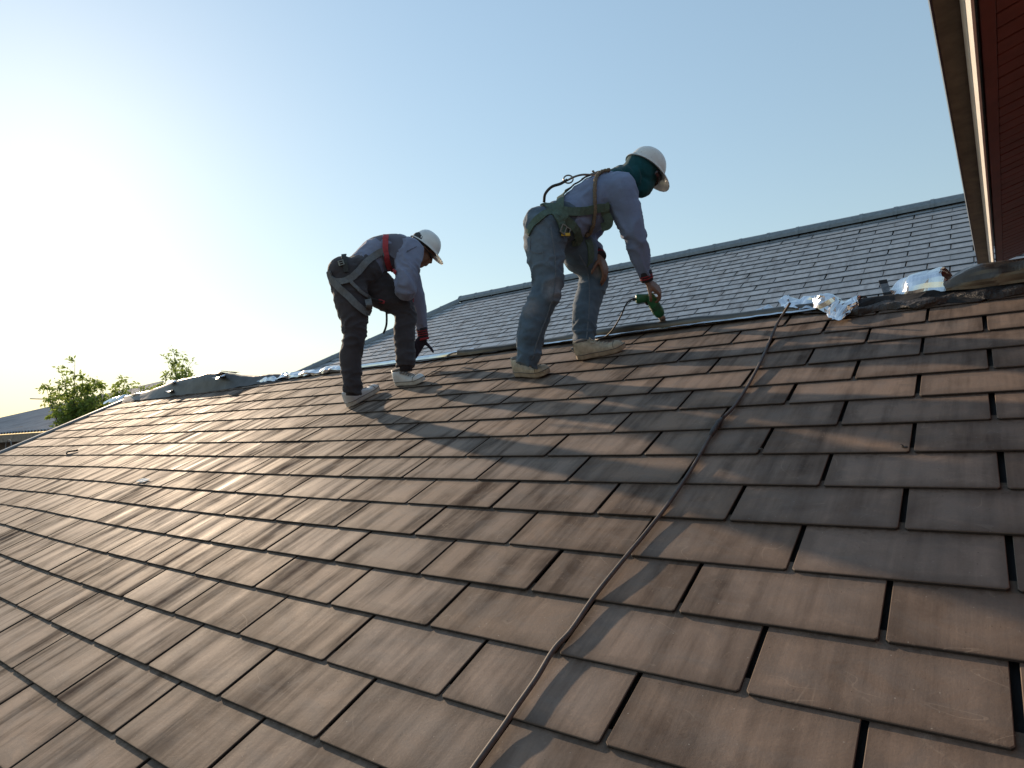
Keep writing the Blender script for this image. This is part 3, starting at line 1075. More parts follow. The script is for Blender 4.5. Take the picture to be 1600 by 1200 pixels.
# ------------------------------------------------------------------ bits lying on the tiles
hk = MB()
hk.tube([V(q) for q in spline([tuple(on_roof(104, 709, .006)), tuple(on_roof(105, 706.5, .012)), tuple(on_roof(110, 705, .016)), tuple(on_roof(121, 703.5, .010))], 5)], [.006 + .003 * min(1, i / 10) for i in range(16)], 6)
tag(hk.build('wire_scrap', simple('black_wire', (.02, .02, .02), .6), None, True), 'short curled black wire scrap on the tiles near the left verge', 'wire scrap')
ws = MB()
a = on_roof(217, 753.5, .004)
ws.grid([[a + RX * (i * .04 - .05) + UP * (j * .022) + NR * (.004 * ((i + j) % 2)) for j in range(3)] for i in range(4)])
tag(ws.build('paper_scrap', simple('white_paper', (.75, .74, .70), .7), None, False), 'tiny white scrap lying on the sunlit tiles at left', 'scrap')
tf = MB()
for px, py in ((24, 716), (36, 711), (1187, 697 + 5), (1412, 699)):
    c = on_roof(px, py, .004)
    for _ in range(2):
        dv = Vector((random.gauss(0, 1), random.gauss(0, 1), abs(random.gauss(0, .6)))).normalized()
        tf.tube([c, c + dv * .006, c + dv * .011], [.003, .004, .002], 5)
o = tf.build('roof_debris', MAT['bitumen'], None); o['kind'] = 'stuff'

# ------------------------------------------------------------------ people
def cloth(name, c, rough=.85, var=.15, fade=None, weave=700):
    """fabric; fade=(list of (point, radius, colour)) are worn or dusty patches"""
    k = N(name, rough, 0, .25)
    p = k.pos()
    f = k.noise(p, 9, 5, .6)
    col = k.ramp(f, [(.3, tuple(x * (1 - var) for x in c)), (.7, tuple(x * (1 + var) for x in c))])
    if fade:
        for pt, rad, fc in fade:
            d = k.n('VectorMath', operation='DISTANCE'); k.l(p, d.inputs[0]); d.inputs[1].default_value = tuple(pt)
            q = k.math('MULTIPLY_ADD', d.outputs['Value'], -1.0 / rad, 1.0, clamp=True)
            q = k.math('MULTIPLY', k.math('MULTIPLY', q, 1.7, clamp=True), k.math('MULTIPLY_ADD', k.noise(p, 45, 5, .7), 1.4, -.1, clamp=True), clamp=True)
            col = k.mix(q, col, fc)
    k.color(col)
    k.b.inputs['Sheen Weight'].default_value = .15
    k.bump(k.math('ADD', k.math('MULTIPLY', k.noise(p, weave, 2, .5), .25), k.noise(p, 38, 4, .55, .5)), .35, .006)
    return k.m


SKIN = N('brown_skin', .5, 0, .4)
p = SKIN.pos()
SKIN.color(SKIN.ramp(SKIN.noise(p, 40, 4, .6), [(.3, (.150, .080, .052)), (.7, (.230, .130, .088))]))
SKIN.b.inputs['Subsurface Weight'].default_value = .08
SKIN.b.inputs['Subsurface Radius'].default_value = (.01, .004, .002)
SKIN.bump(SKIN.noise(p, 220, 3, .6), .2, .002)
SKIN = SKIN.m
NAIL = simple('nail', (.33, .2, .16), .35)


def smooth_r(vals, n):
    return [tuple(v) if len(v) > 1 else float(v[0]) for v in spline([tuple(v) if hasattr(v, '__len__') else (v,) for v in vals], n)]


def limb(mb, pts, radii, seg=16, n=5, ref=None):
    P_ = [V(q) for q in spline([tuple(q) for q in pts], n)]
    rr = [v if hasattr(v, '__len__') else (v, v) for v in radii]
    Rr = [tuple(q) for q in spline(rr, n)]
    rf = None
    if ref is not None:
        rf = [V(q) for q in spline([tuple(q) for q in ref], n)] if isinstance(ref, list) else ref
    mb.tube(P_, Rr, seg, True, ref=rf)
    mb.ball(P_[0], (max(Rr[0]) * .97,) * 3, seg=12, rings=8) if False else None


def wrinkle(amp, fz=1.0, seed=0.0, axis=None, pinch=()):
    """folds: ridged noise, stronger near the pinch points (p, radius, gain); folds run across the axis"""
    def fn(p, n_):
        g_ = .35
        for c, r, gg in pinch:
            d = (p - c).length
            if d < r: g_ += gg * (1 - d / r)
        q = p * 9.0 * fz
        if axis is not None:
            q = q + axis * (p.dot(axis) * 11 * fz)
        q = q + noise.noise_vector(p * 6) * .8 + Vector((seed, seed * 1.7, 0))
        v = noise.noise(q)
        r_ = 1 - min(1, abs(v) * 3.2) ** .8 * 1.6
        r2 = noise.noise(q * 2.3 + Vector((5, 1, 2)))
        return amp * g_ * (r_ * .8 + r2 * .5 - .25)
    return fn


def finger(mb, base, d, nrm, length, r, bends, seg=8):
    """one finger: three phalanges bending towards -nrm by the given angles"""
    p = Vector(base); d = d.normalized(); nrm = (nrm - d * nrm.dot(d)).normalized()
    ax = d.cross(nrm).normalized()
    pts = [p - d * .016, p]
    for f_, a in zip((.45, .31, .24), bends):
        d = (Matrix.Rotation(-a, 3, ax) @ d).normalized()
        p = p + d * (length * f_)
        pts.append(p)
    R_ = [r * 1.05, r * 1.05, r, r * .95, r * .72]
    P2 = [V(q) for q in spline([tuple(q) for q in pts], 3)]
    R2 = [q[0] for q in spline([(x,) for x in R_], 3)]
    mb.tube(P2, R2, seg)
    mb.ball(P2[-1], R2[-1] * .98, seg=8, rings=6)
    return pts


def hand(mb, wrist, d, nrm, side, curl, thumb_curl=.5, size=1.0, spread=.06, thumb_dir=None):
    """wrist position, direction of the palm, back-of-hand normal, side = direction of the thumb"""
    d = d.normalized(); nrm = (nrm - d * nrm.dot(d)).normalized()
    sd = side - d * side.dot(d) - nrm * side.dot(nrm); sd.normalize()
    z = size
    # palm
    kn = [(.030, .088, .078), (.010, .092, .088), (-.011, .089, .081), (-.030, .080, .062)]
    for a, l, _ in kn:
        mb.tube([wrist + sd * (a * .55 * z) - d * .012, wrist + sd * (a * .8 * z) + d * (.04 * z), wrist + sd * (a * z) + d * (l * z)], [(.0125 * z, .016 * z), (.0135 * z, .0165 * z), (.0105 * z, .0115 * z)], 8, ref=nrm)
    mb.ball(wrist + d * .048 * z - nrm * .004, (.036 * z, .045 * z, .013 * z), (sd, d, nrm), 12, 8)
    tips = []
    for i, (a, l, ln) in enumerate(kn):
        dd = (d + sd * (spread * (1.5 - i))).normalized()
        c = curl[i] if hasattr(curl[0], '__len__') else curl
        f_ = finger(mb, wrist + sd * (a * z) + d * (l * z), dd, nrm, ln * z, (.0088, .0090, .0086, .0076)[i] * z, c)
        tips.append(f_)
    tb_ = wrist + sd * (.026 * z) + d * (.022 * z) - nrm * (.006 * z)
    td = thumb_dir if thumb_dir is not None else (sd * .75 + d * .65 - nrm * .35)
    td = td.normalized()
    mb.tube([wrist + sd * .012 * z + d * .006 * z, tb_, tb_ + td * .036 * z], [.014 * z, .0145 * z, .0108 * z], 8)
    nn = (-sd * .7 + nrm * .7)
    finger(mb, tb_ + td * .034 * z, td, sd * .8 + nrm * .3, .062 * z, .0098 * z, (thumb_curl * .3, thumb_curl, thumb_curl * .6))
    return tips


def head(mb, c, f, u, face=True):
    """skull about c, facing f, crown along u; nose, brow, jaw, ears"""
    f = f.normalized(); u = (u - f * u.dot(f)).normalized(); s = f.cross(u)
    ax = (f, s, u)
    P_ = lambda a, b, h: c + f * a + s * b + u * h
    mb.ball(P_(-.012, 0, .03), (.094, .074, .088), ax, 18, 12)
    mb.ball(P_(.014, 0, -.035), (.070, .060, .075), ax, 16, 10)
    mb.ball(P_(.045, 0, -.082), (.035, .034, .028), ax, 12, 8)            # chin
    for q in (-1, 1):
        mb.ball(P_(.050, q * .034, -.022), (.026, .022, .022), ax, 10, 7)     # cheek
        mb.ball(P_(-.006, q * .075, -.008), (.018, .008, .030), ax, 10, 7)    # ear
        mb.ball(P_(.074, q * .026, .022), (.014, .024, .010), ax, 10, 6)      # brow
    mb.tube([P_(.078, 0, .018), P_(.092, 0, -.008), P_(.101, 0, -.024), P_(.088, 0, -.034)], [(.009, .009), (.011, .010), (.014, .011), (.012, .008)], 8)
    mb.ball(P_(.086, 0, -.052), (.011, .024, .007), ax, 10, 6)            # upper lip
    mb.ball(P_(.083, 0, -.064), (.011, .021, .007), ax, 10, 6)


def helmet(parent, c, f, u, mat, back=0.02, size=1.0):
    """hard hat: ridged dome, peak, brim; c = centre of the rim"""
    f = f.normalized(); u = (u - f * u.dot(f)).normalized(); s = f.cross(u)
    n_a, n_r = 36, 12
    rows = []
    A, B, H = .146 * size, .126 * size, .150 * size
    for i in range(n_r + 1):
        t = i / n_r
        th = t * PI / 2
        rr = math.cos(th) ** .80; hh = math.sin(th)
        row = []
        for k in range(n_a):
            a = 2 * PI * k / n_a
            rib = .0045 * max(0, 1 - abs(abs(math.sin(a) * B * rr)) / .014) * min(1, t * 2.2)
            row.append(c + f * (A * rr * math.cos(a)) + s * (B * rr * math.sin(a)) + u * (H * hh + rib))
        rows.append(row)
    # brim and rolled edge go down and out from the rim
    outer, lip, inn = [], [], []
    for k in range(n_a):
        a = 2 * PI * k / n_a
        pk = max(0, math.cos(a)) ** 3
        e = .018 + .050 * pk
        dr = -.006 - .014 * pk
        outer.append(c + f * ((A + e) * math.cos(a)) + s * ((B + e * .8) * math.sin(a)) + u * dr)
        lip.append(c + f * ((A + e) * math.cos(a)) + s * ((B + e * .8) * math.sin(a)) + u * (dr - .006))
        inn.append(c + f * ((A - .004) * math.cos(a)) + s * ((B - .004) * math.sin(a)) + u * (-.008))
    inner = [[c + (p_ - c) * .965 - u * .003 for p_ in r] for r in rows[:-1]]
    mb = MB()
    mb.grid([lip, outer] + rows, closed=True)
    mb.grid(inner[::-1] + [inn, lip], closed=True)
    mb.add(inner[-1], [tuple(range(n_a))])
    return mb.build('hard_hat', mat, parent, True)


WELT = simple('seam_and_opening_shade', (.12, .11, .10), .9, var=.3, scale=60)  # dark shoe seams; also the painted shade in the shoe opening


def shoe(parent, heel, toe, up, mats, worn=False):
    """a low lace-up trainer from heel to toe on the surface with normal up"""
    up = up.normalized()
    f = (toe - heel); f = (f - up * f.dot(up)).normalized()
    s = f.cross(up)
    c0 = (heel + toe) / 2 - f * .145
    Pn = lambda x, y, z: c0 + f * x + s * y + up * z
    wid = lambda x: .001 + .0475 * min(1, (max(0, x) / .05) ** .5) * (1 - .10 * math.exp(-((x - .105) / .045) ** 2)) * (1 if x < .215 else max(.05, 1 - ((x - .215) / .078) ** 2) ** .5)
    sole = MB()
    xs_ = list(np.linspace(0, .292, 22))
    out_ = [(x, wid(x)) for x in xs_] + [(x, -wid(x) * .97) for x in xs_[::-1]]
    rows = []
    for z, k_ in ((0.000, .95), (.006, 1.0), (.022, 1.0), (.0265, .985)):
        rows.append([Pn(x, y * k_ , z + .010 * max(0, (x - .22) / .07) ** 2) for x, y in out_])
    sole.grid(rows, closed=True)
    n_ = len(out_)
    sole.add(rows[0], [tuple(range(n_))[::-1]]); sole.add(rows[-1], [tuple(range(n_))])
    up_mb = MB()
    rows = []
    # upper: sections along x
    top = lambda x: .026 + (.078 if x < .07 else (.078 - .062 * min(1, (x - .07) / .150) ** .9) + .016 * math.exp(-((x - .245) / .035) ** 2))
    for x in np.linspace(.003, .287, 20):
        wx = wid(x) * .96; h = top(x)
        if x > .262: h = .030 + (h - .030) * max(0, 1 - ((x - .262) / .028) ** 2)
        row = []
        for k in range(15):
            a = PI * k / 14
            ca = math.cos(a); sa = math.sin(a)
            row.append(Pn(x, wx * (abs(ca) ** .75) * (1 if ca > 0 else -1), .024 + (h - .024) * (sa ** .7)))
        rows.append(row)
    up_mb.grid(rows)
    up_mb.add(rows[0], [tuple(range(15))]); up_mb.add(rows[-1], [tuple(range(15))[::-1]])
    u_me = remesh_open(up_mb)
    if worn: displace(u_me, lambda p_, n__: .0022 * noise.noise(p_ * 60) + .002 * noise.noise(p_ * 25))
    sh = link('shoe', u_me, mats[0], parent, True)
    link('sole', sole.mesh(), mats[1], sh)
    fx = MB()
    fx.tube([Pn(x, y * 1.005, .0275 + .010 * max(0, (x - .22) / .07) ** 2) for x, y in out_] + [Pn(0, wid(0), .0275)], .0022, 5)
    link('welt', fx.mesh(), WELT, sh)
    op = MB()  # dark ellipsoid paints the shade inside the shoe opening
    op.ball(Pn(.052, 0, top(.05) - .004), (.042, .026, .010), (f, s, up), 12, 6)
    link('opening_shade', op.mesh(), WELT, sh, True)
    tc = MB()
    tc.tube([Pn(.232, wid(.232) * math.cos(a) * .96, .026 + (top(.232) - .024) * max(0, math.sin(a)) ** .7) for a in np.linspace(.1, PI - .1, 11)], .0022, 5)
    link('toe_seam', tc.mesh(), WELT, sh)
    lc = MB()
    for i in range(5):
        x = .105 + .021 * i
        h = top(x) + .003
        lc.tube([Pn(x, .022, h - .008), Pn(x + .004, .010, h), Pn(x + .008, -.010, h), Pn(x + .010, -.022, h - .008)], .0032, 6)
        lc.tube([Pn(x + .010, .022, h - .010), Pn(x + .004, 0, h + .002), Pn(x, -.022, h - .008)], .003, 6)
    for q in (-1, 1):
        lc.tube([Pn(.105, 0, top(.105) + .006), Pn(.10, q * .018, top(.1) + .014), Pn(.115, q * .03, top(.115) - .002), Pn(.128, q * .018, top(.13) + .004)], .0026, 6)
    link('laces', lc.mesh(), mats[2], sh)
    ts = MB()
    ts.grid([[Pn(x, y, top(x) + .0015 + .02 * max(0, .115 - x) - 22 * y * y * .6) for y in (-.016, -.008, 0, .008, .016)] for x in (.09, .11, .14, .17, .20)])
    link('tongue', ts.mesh(), mats[0], sh, True)
    return sh, Pn


def remesh_open(mb):
    me = mb.mesh('upper')
    return me


def ribbon(path, normals, wd, th=.003):
    """flat strap along path lying against normals"""
    rows = []
    n_ = len(path)
    for i in range(n_):
        t = (path[min(i + 1, n_ - 1)] - path[max(i - 1, 0)]).normalized()
        nn = (normals[i] - t * normals[i].dot(t)).normalized()
        s = t.cross(nn)
        a, b = path[i] - s * wd / 2, path[i] + s * wd / 2
        rows.append([a - nn * .004, a + nn * th, path[i] + nn * th * 1.1, b + nn * th, b - nn * .004])
    mb = MB(); mb.grid(rows)
    mb.add(rows[0], [(0, 1, 2, 3, 4)]); mb.add(rows[-1], [(4, 3, 2, 1, 0)])
    return mb


def press(tree_, x, y, near=3.0, far=5.2):
    """where the line of sight (x, y) meets the clothes, or the nearest spot on them when it just misses"""
    r = ray(x, y)
    hit = tree_.ray_cast(CP, r.normalized())
    if hit[0] is not None and (hit[0] - CP).length < far * r.length:
        return hit[0], hit[1]
    best = None
    for d in np.linspace(near, far, 45):
        h = tree_.find_nearest(CP + r * float(d))
        if best is None or h[3] < best[3]: best = h
    return best[0], best[1]


FWD = CR @ Vector((0, 0, 1))


def strap_px(tree_, pts, wd, lift=.004, th=.003, n=6, parent=None, name='strap', mat=None, dflt=4.0):
    """strap pressed on the clothes along points of the visible side; (x, y) sits on the surface, (x, y, d) hangs free at depth d"""
    P_ = []; Nn = []
    ctl = []
    for q in pts:
        if len(q) > 2: ctl.append((q[0], q[1], q[2], 1.0))
        else: ctl.append((q[0], q[1], (press(tree_, q[0], q[1])[0] - CP).dot(FWD), 0.0))
    for q in spline(ctl, n):
        if q[3] < .02:
            a, b = press(tree_, q[0], q[1])
            P_.append(a + b * lift); Nn.append(b)
        else:
            P_.append(at(q[0], q[1], q[2])); Nn.append(-ray(q[0], q[1]).normalized())
    # take the jitter out
    for _ in range(3):
        P_ = [P_[0]] + [(P_[i - 1] + P_[i] * 2 + P_[i + 1]) / 4 for i in range(1, len(P_) - 1)] + [P_[-1]]
        Nn = [Nn[0]] + [(Nn[i - 1] + Nn[i] * 2 + Nn[i + 1]).normalized() for i in range(1, len(Nn) - 1)] + [Nn[-1]]
    # do not sink in
    for i in range(len(P_)):
        hh = tree_.find_nearest(P_[i])
        if hh[0] is not None:
            dd = (P_[i] - hh[0]).dot(hh[1])
            if dd < lift: P_[i] = P_[i] + hh[1] * (lift - dd)
    return ribbon(P_, Nn, wd, th).build(name, mat, parent, False)


def strap_ring(tree_, c, nrm, wd, rad=.35, lift=.004, th=.003, n=40, a0=0, a1=2 * PI, parent=None, name='strap', mat=None):
    """closed loop round a limb or the waist"""
    nrm = nrm.normalized()
    e1 = nrm.orthogonal().normalized(); e2 = nrm.cross(e1)
    P_ = []; Nn = []
    for i in range(n + 1):
        a = a0 + (a1 - a0) * i / n
        d = e1 * math.cos(a) + e2 * math.sin(a)
        hit = tree_.ray_cast(c, d)        # from inside: the first skin met going out
        last = None
        o = c
        # furthest hit within rad
        while True:
            hit = tree_.ray_cast(o, d, rad)
            if hit[0] is None or (hit[0] - c).length > rad: break
            last = hit[0]; break
        if last is None:
            last = c + d * .1
        P_.append(last + d * lift); Nn.append(d)
    for _ in range(4):
        m_ = len(P_)
        P_ = [(P_[(i - 1) % (m_ - 1)] + P_[i] * 2 + P_[(i + 1) % (m_ - 1)]) / 4 for i in range(m_ - 1)]
        P_.append(P_[0].copy())
    return ribbon(P_, Nn, wd, th).build(name, mat, parent, False)


def buckle(parent, c, n_, t, mat, w_=.045, h_=.038, name='buckle'):
    n_ = n_.normalized(); t = (t - n_ * t.dot(n_)).normalized(); s = n_.cross(t)
    mb = MB()
    for a in (-1, 1):
        mb.box(c + t * (a * w_ / 2), .004, h_ / 2, .004, (t, s, n_), .0015)
        mb.box(c + s * (a * h_ / 2), w_ / 2 + .004, .004, .004, (t, s, n_), .0015)
    mb.box(c, .004, h_ / 2, .0045, (t, s, n_), .0015)
    return mb.build(name, mat, parent)

# ---------------------------------------------------------------- right worker: jeans, hood, drill
def J(d):
    return {k: at(*v) for k, v in d.items()}


A = J(dict(rank=(825, 563, 3.55), rkn=(853, 450, 3.56), rhip=(858, 358, 3.58), lhip=(884, 356, 3.74), lkn=(926, 432, 3.88), lank=(912, 538, 3.73),
           rsh=(968, 296, 3.62), lsh=(945, 304, 3.90), relb=(990, 364, 3.62), rwr=(1011, 437, 3.70), lelb=(918, 376, 3.98), lwr=(938, 401, 3.79),
           neck=(964, 285, 3.74), hd=(1000, 270, 3.76)))
pa = empty('person', on_roof(880, 585), 'masked worker in jeans and white helmet bending with a green drill at the ridge', 'person', None)
hips = (A['rhip'] + A['lhip']) / 2
chest = (A['rsh'] + A['lsh']) / 2
axT = (chest - hips).normalized()                # along the spine
latv = (A['lhip'] - A['rhip']); latv = (latv - axT * latv.dot(axT)).normalized()   # to his left
frA = axT.cross(latv).normalized()               # belly or back side
if frA.z > 0: frA = -frA
waist = hips + axT * .13

# head orientation
hf = cv(.80, .52, .30); hu = cv(.46, -.86, .12)
hu = (hu - hf * hu.dot(hf)).normalized()
hc = at(1001, 272, 3.75)

body = MB()
limb(body, [A['rhip'], A['rkn'], A['rank'] + (A['rank'] - A['rkn']).normalized() * .03], [.075, .052, .040])
limb(body, [A['lhip'], A['lkn'], A['lank'] + (A['lank'] - A['lkn']).normalized() * .03], [.075, .052, .040])
limb(body, [hips - axT * .03, waist, chest - axT * .1, chest + axT * .03], [(.15, .10), (.13, .09), (.15, .10), (.13, .08)], ref=latv)
limb(body, [chest, A['neck'], hc - hu * .05], [.07, .055, .052])
limb(body, [A['rsh'], A['relb'], A['rwr']], [.05, .038, .027])
limb(body, [A['lsh'], A['lelb'], A['lwr']], [.05, .038, .027])
head(body, hc, hf, hu)
# right hand closes round the drill; left hand hangs by the knee
DR0, DR1 = at(1015, 464, 3.745), at(1043, 511, 3.80)      # top of the body and tip of the bit
gax = (DR1 - DR0).normalized()
hd_d = (at(1022, 470, 3.76) - A['rwr']).normalized()
hand(body, A['rwr'] + hd_d * .012, (gax * .75 + cv(.55, .25, 0)).normalized(), cv(.55, -.40, -.55), cv(-.65, .5, .2), [(.75, .9, .6), (.85, .95, .6), (.9, 1.0, .6), (.95, 1.0, .6)], .7, 1.02)
ld = (at(951, 422, 3.77) - A['lwr']).normalized()
hand(body, A['lwr'], (ld + cv(.05, .35, 0)).normalized(), cv(.62, -.35, -.55), cv(-.5, .3, -.6), [(.30, .35, .2), (.35, .4, .25), (.42, .45, .3), (.5, .5, .35)], .3, 1.0)
bm_ = remesh(body, .0062, 3, .5)
link('body', bm_, SKIN, pa, True)

# jeans
jn = MB()
kd = lambda a, b: (b - a).normalized()
gr = lambda p_, d_: p_ + d_
limb(jn, [A['rhip'] + cv(-.3, -.9, 0) * .05 + latv * .02, A['rhip'].lerp(A['rkn'], .35) + cv(-1, 0, 0) * .016, A['rkn'] + cv(.3, 0, -.3) * .012, A['rkn'].lerp(A['rank'], .45) + cv(-1, 0, 0) * .022, A['rank'], A['rank'] + kd(A['rkn'], A['rank']) * .035],
     [(.128, .125), (.116, .114), (.086, .088), (.083, .085), (.066, .070), (.067, .074)], 22)
limb(jn, [A['lhip'] + cv(-.3, -.9, 0) * .02, A['lhip'].lerp(A['lkn'], .45), A['lkn'] + cv(.1, -.1, 0) * .01, A['lkn'].lerp(A['lank'], .45) + cv(-.6, 0, 0) * .015, A['lank'], A['lank'] + kd(A['lkn'], A['lank']) * .040],
     [(.122, .120), (.112, .110), (.094, .092), (.082, .082), (.064, .068), (.063, .074)], 22)
limb(jn, [hips - axT * .07, hips - frA * .01, hips + axT * .06 - frA * .02, hips + axT * .085 - frA * .03], [(.12, .085), (.170, .125), (.168, .118), (.160, .108)], 22, ref=latv)
jn.ball(A['rhip'] - frA * .055 - axT * .015, (.105, .1, .1)); jn.ball(A['lhip'] - frA * .055 - axT * .015, (.105, .1, .1))
jm = remesh(jn, .0085, 8, .5)
legd = kd(A['rhip'], A['rank'])
displace(jm, wrinkle(.0090, .8, 3.0, legd, [(A['rkn'], .22, 1.0), (A['rank'], .22, 1.3), (A['lkn'], .2, 1.0), (A['lank'], .22, 1.3), (A['rhip'].lerp(A['lhip'], .5) + legd * .1, .25, 1.2)]))
displace(jm, wrinkle(.0035, 2.4, 9.0, legd, [(A['rank'], .2, 1.0), (A['lank'], .2, 1.0)]))
dust = (.36, .33, .30)
DEN = cloth('faded_denim', (.078, .118, .160), .9, .34, [(at(868, 452, 3.47), .085, (.26, .29, .32)), (at(938, 421, 3.80), .07, (.40, .38, .35)), (at(850, 395, 3.46), .15, (.13, .18, .23)), (at(826, 480, 3.48), .07, (.20, .20, .21)), (at(842, 360, 3.47), .11, (.13, .175, .22))], 500)
jeans = link('jeans', jm, DEN, pa, True)
jb = bvh(jm_w := jm)


def world_bvh(*objs):
    vs, fs = [], []
    for o in objs:
        off = Vector(); q = o
        while q is not None:
            off += q.location; q = q.parent
        n_ = len(vs)
        vs += [v.co + off for v in o.data.vertices]
        fs += [[i + n_ for i in pp.vertices] for pp in o.data.polygons]
    return BVHTree.FromPolygons(vs, fs)


# shirt
sh = MB()
limb(sh, [waist - axT * .10, waist, chest - axT * .17, chest - axT * .05, chest + axT * .03, A['neck'] + axT * .02],
     [(.150, .120), (.150, .128), (.172, .142), (.178, .132), (.13, .098), (.068, .066)], 26, ref=latv)
armd = kd(A['rsh'], A['rwr'])
limb(sh, [chest.lerp(A['rsh'], .55), A['rsh'], A['rsh'].lerp(A['relb'], .5), A['relb'], A['relb'].lerp(A['rwr'], .5), A['rwr'] - kd(A['relb'], A['rwr']) * .02],
     [.098, .098, .084, .071, .058, .036], 20)
limb(sh, [chest.lerp(A['lsh'], .55), A['lsh'], A['lsh'].lerp(A['lelb'], .5), A['lelb'], A['lelb'].lerp(A['lwr'], .5), A['lwr'] - kd(A['lelb'], A['lwr']) * .02],
     [.098, .095, .080, .068, .056, .036], 20)
sm_ = remesh(sh, .0085, 8, .5)
displace(sm_, wrinkle(.0105, .7, 1.0, axT, [(A['relb'], .2, 1.0), (A['rsh'], .16, .8), (waist, .22, 1.0), (A['rwr'], .14, 1.2), (A['lelb'], .2, 1.0)]))
displace(sm_, wrinkle(.0032, 2.2, 6.0, armd, []))
SHIRT = cloth('pale_blue_cotton', (.170, .222, .345), .88, .10, None, 600)
shirt = link('shirt', sm_, SHIRT, pa, True)

# cuffs: dark knit with red stripes
KNIT = simple('dark_knit', (.022, .018, .024), .9, var=.4, scale=300, bump=.5)
REDK = simple('red_knit', (.28, .022, .035), .9, var=.3, scale=300, bump=.5)
for wr, el in ((A['rwr'], A['relb']), (A['lwr'], A['lelb'])):
    d_ = kd(el, wr)
    cu = MB()
    cu.tube([wr - d_ * .050, wr - d_ * .046, wr - d_ * .02, wr + d_ * .006, wr + d_ * .010], [.036, .040, .0375, .036, .033], 18)
    co = cu.build('cuff', KNIT, pa, True)
    for t_ in (-.024, -.010):
        st_ = MB(); st_.tube([wr + d_ * (t_ - .003), wr + d_ * (t_ + .003)], [.0395, .0392], 18); st_.build('stripe', REDK, co, True)

# hood over head and neck
hoo = MB()
hs = hf.cross(hu)
hoo.ball(hc + hu * .022 - hf * .006, (.112, .094, .105), (hf, hs, hu), 22, 14)
hoo.ball(hc - hu * .045 + hf * .030, (.083, .074, .088), (hf, hs, hu), 20, 12)
limb(hoo, [hc - hu * .03 - hf * .01, A['neck'] + (hc - A['neck']) * .22, A['neck'] - axT * .015, chest + axT * .07], [(.088, .092), (.084, .088), (.096, .104), (.115, .125)], 20)
hm_ = remesh(hoo, .0075, 5, .5)
displace(hm_, wrinkle(.007, 1.2, 4.0, (A['neck'] - hc).normalized(), [(A['neck'], .16, 1.2), (hc - hu * .1, .1, .7)]))
TEAL = cloth('teal_knit', (.006, .062, .075), .95, .2, None, 900)
hood = link('hood', hm_, TEAL, pa, True)
# eye opening with the face in it
eo = MB()
rows = []
fb_ = hc + hu * .012
for i in range(7):
    row = []
    for k_ in range(13):
        a = -1.05 + 2.1 * k_ / 12
        v_ = (i - 3) / 3
        rr_ = .108 + .005 * (1 - v_ * v_)
        row.append(fb_ + hf * (rr_ * math.cos(a) + .001) + hs * (.096 * math.sin(a)) + hu * (.012 * v_ * math.cos(a * .9)))
    rows.append(row)
eo.grid(rows)
face = eo.build('face_opening', SKIN, hood, True)
for q in (-1, 1):
    ey = MB(); ey.ball(fb_ + hf * .096 + hs * (q * .032) + hu * .002, (.013, .014, .011), (hf, hs, hu), 12, 8)
    eo_ = ey.build('eye', simple('eye_dark', (.05, .035, .03), .25), face, True)
gl_ = MB()
gl_.tube([fb_ + hf * (.112 * math.cos(a) + .004) + hs * (.102 * math.sin(a)) + hu * (.004) for a in np.linspace(-1.25, 1.25, 17)], [(.017, .004)] * 17, 8, ref=hu)
gl_.build('dark_glasses', simple('smoked_glasses', (.03, .02, .025), .18), hood, True)

HATM = simple('scuffed_white_plastic', (.66, .66, .63), .38, var=.10, scale=14, bump=.06)
k = N('scuffed_helmet', .36)
p = k.pos()
f = k.noise(p, 70, 5, .7)
k.color(k.mix(k.math('MULTIPLY', k.math('SUBTRACT', f, .60), 6.0, clamp=True), k.ramp(k.noise(p, 12, 4), [(.3, (.56, .56, .53)), (.7, (.70, .70, .67))]), (.22, .18, .14)))
helmet(pa, hc + hu * .050 + hf * .010, (hf - hu * .02).normalized(), (hu + hf * .06).normalized(), k.m, size=.80)

# shoes
SU = simple('dusty_canvas', (.42, .36, .27), .85, var=.3, scale=30, bump=.5, dist=.004)
SOL = simple('dirty_rubber', (.33, .27, .20), .8, var=.35, scale=26, bump=.4)
LAC = simple('dirty_laces', (.46, .41, .32), .9)
fdir = (on_roof(866, 586) - on_roof(806, 584)).normalized()
heel = on_roof(806, 584, .004)
shoe(pa, heel, heel + fdir * .29, NR, (SU, SOL, LAC), True)
heel = on_roof(901, 561, .004); tip_ = on_roof(974, 546, .004)
shoe(pa, heel, heel + (tip_ - heel).normalized() * .29, NR, (SU, SOL, LAC), True)

# harness
GREEN = simple('sage_green_webbing', (.072, .118, .092), .8, var=.25, scale=60, bump=.5)
DARKW = simple('dark_webbing', (.03, .032, .03), .8, var=.3, scale=90, bump=.4)
BRASS = simple('worn_steel', (.20, .18, .15), .35, .9)
tA = world_bvh(jeans, shirt)
strap_px(tA, [(846, 321), (862, 323), (880, 330), (896, 331), (915, 329), (935, 325), (953, 324)], .046, .008, .004, parent=pa, name='waist_belt', mat=GREEN)
strap_px(tA, [(849, 318), (866, 334), (876, 350), (880, 366)], .044, .010, .004, parent=pa, name='hip_strap', mat=GREEN)
strap_px(tA, [(826, 366), (834, 350), (846, 339), (860, 331), (872, 328)], .040, .009, .004, parent=pa, name='seat_strap', mat=GREEN)
strap_px(tA, [(872, 338), (876, 318), (878, 300), (882, 284)], .042, .010, .004, parent=pa, name='back_strap', mat=GREEN)
strap_px(tA, [(866, 330), (880, 340), (892, 350), (900, 362), (904, 375), (893, 379)], .044, .012, .004, parent=pa, name='side_strap', mat=GREEN)
strap_ring(tA, A['lhip'].lerp(A['lkn'], .34), kd(A['lhip'], A['lkn']) + cv(0, -.35, 0), .046, .3, .006, .004, 36, parent=pa, name='thigh_loop', mat=GREEN)
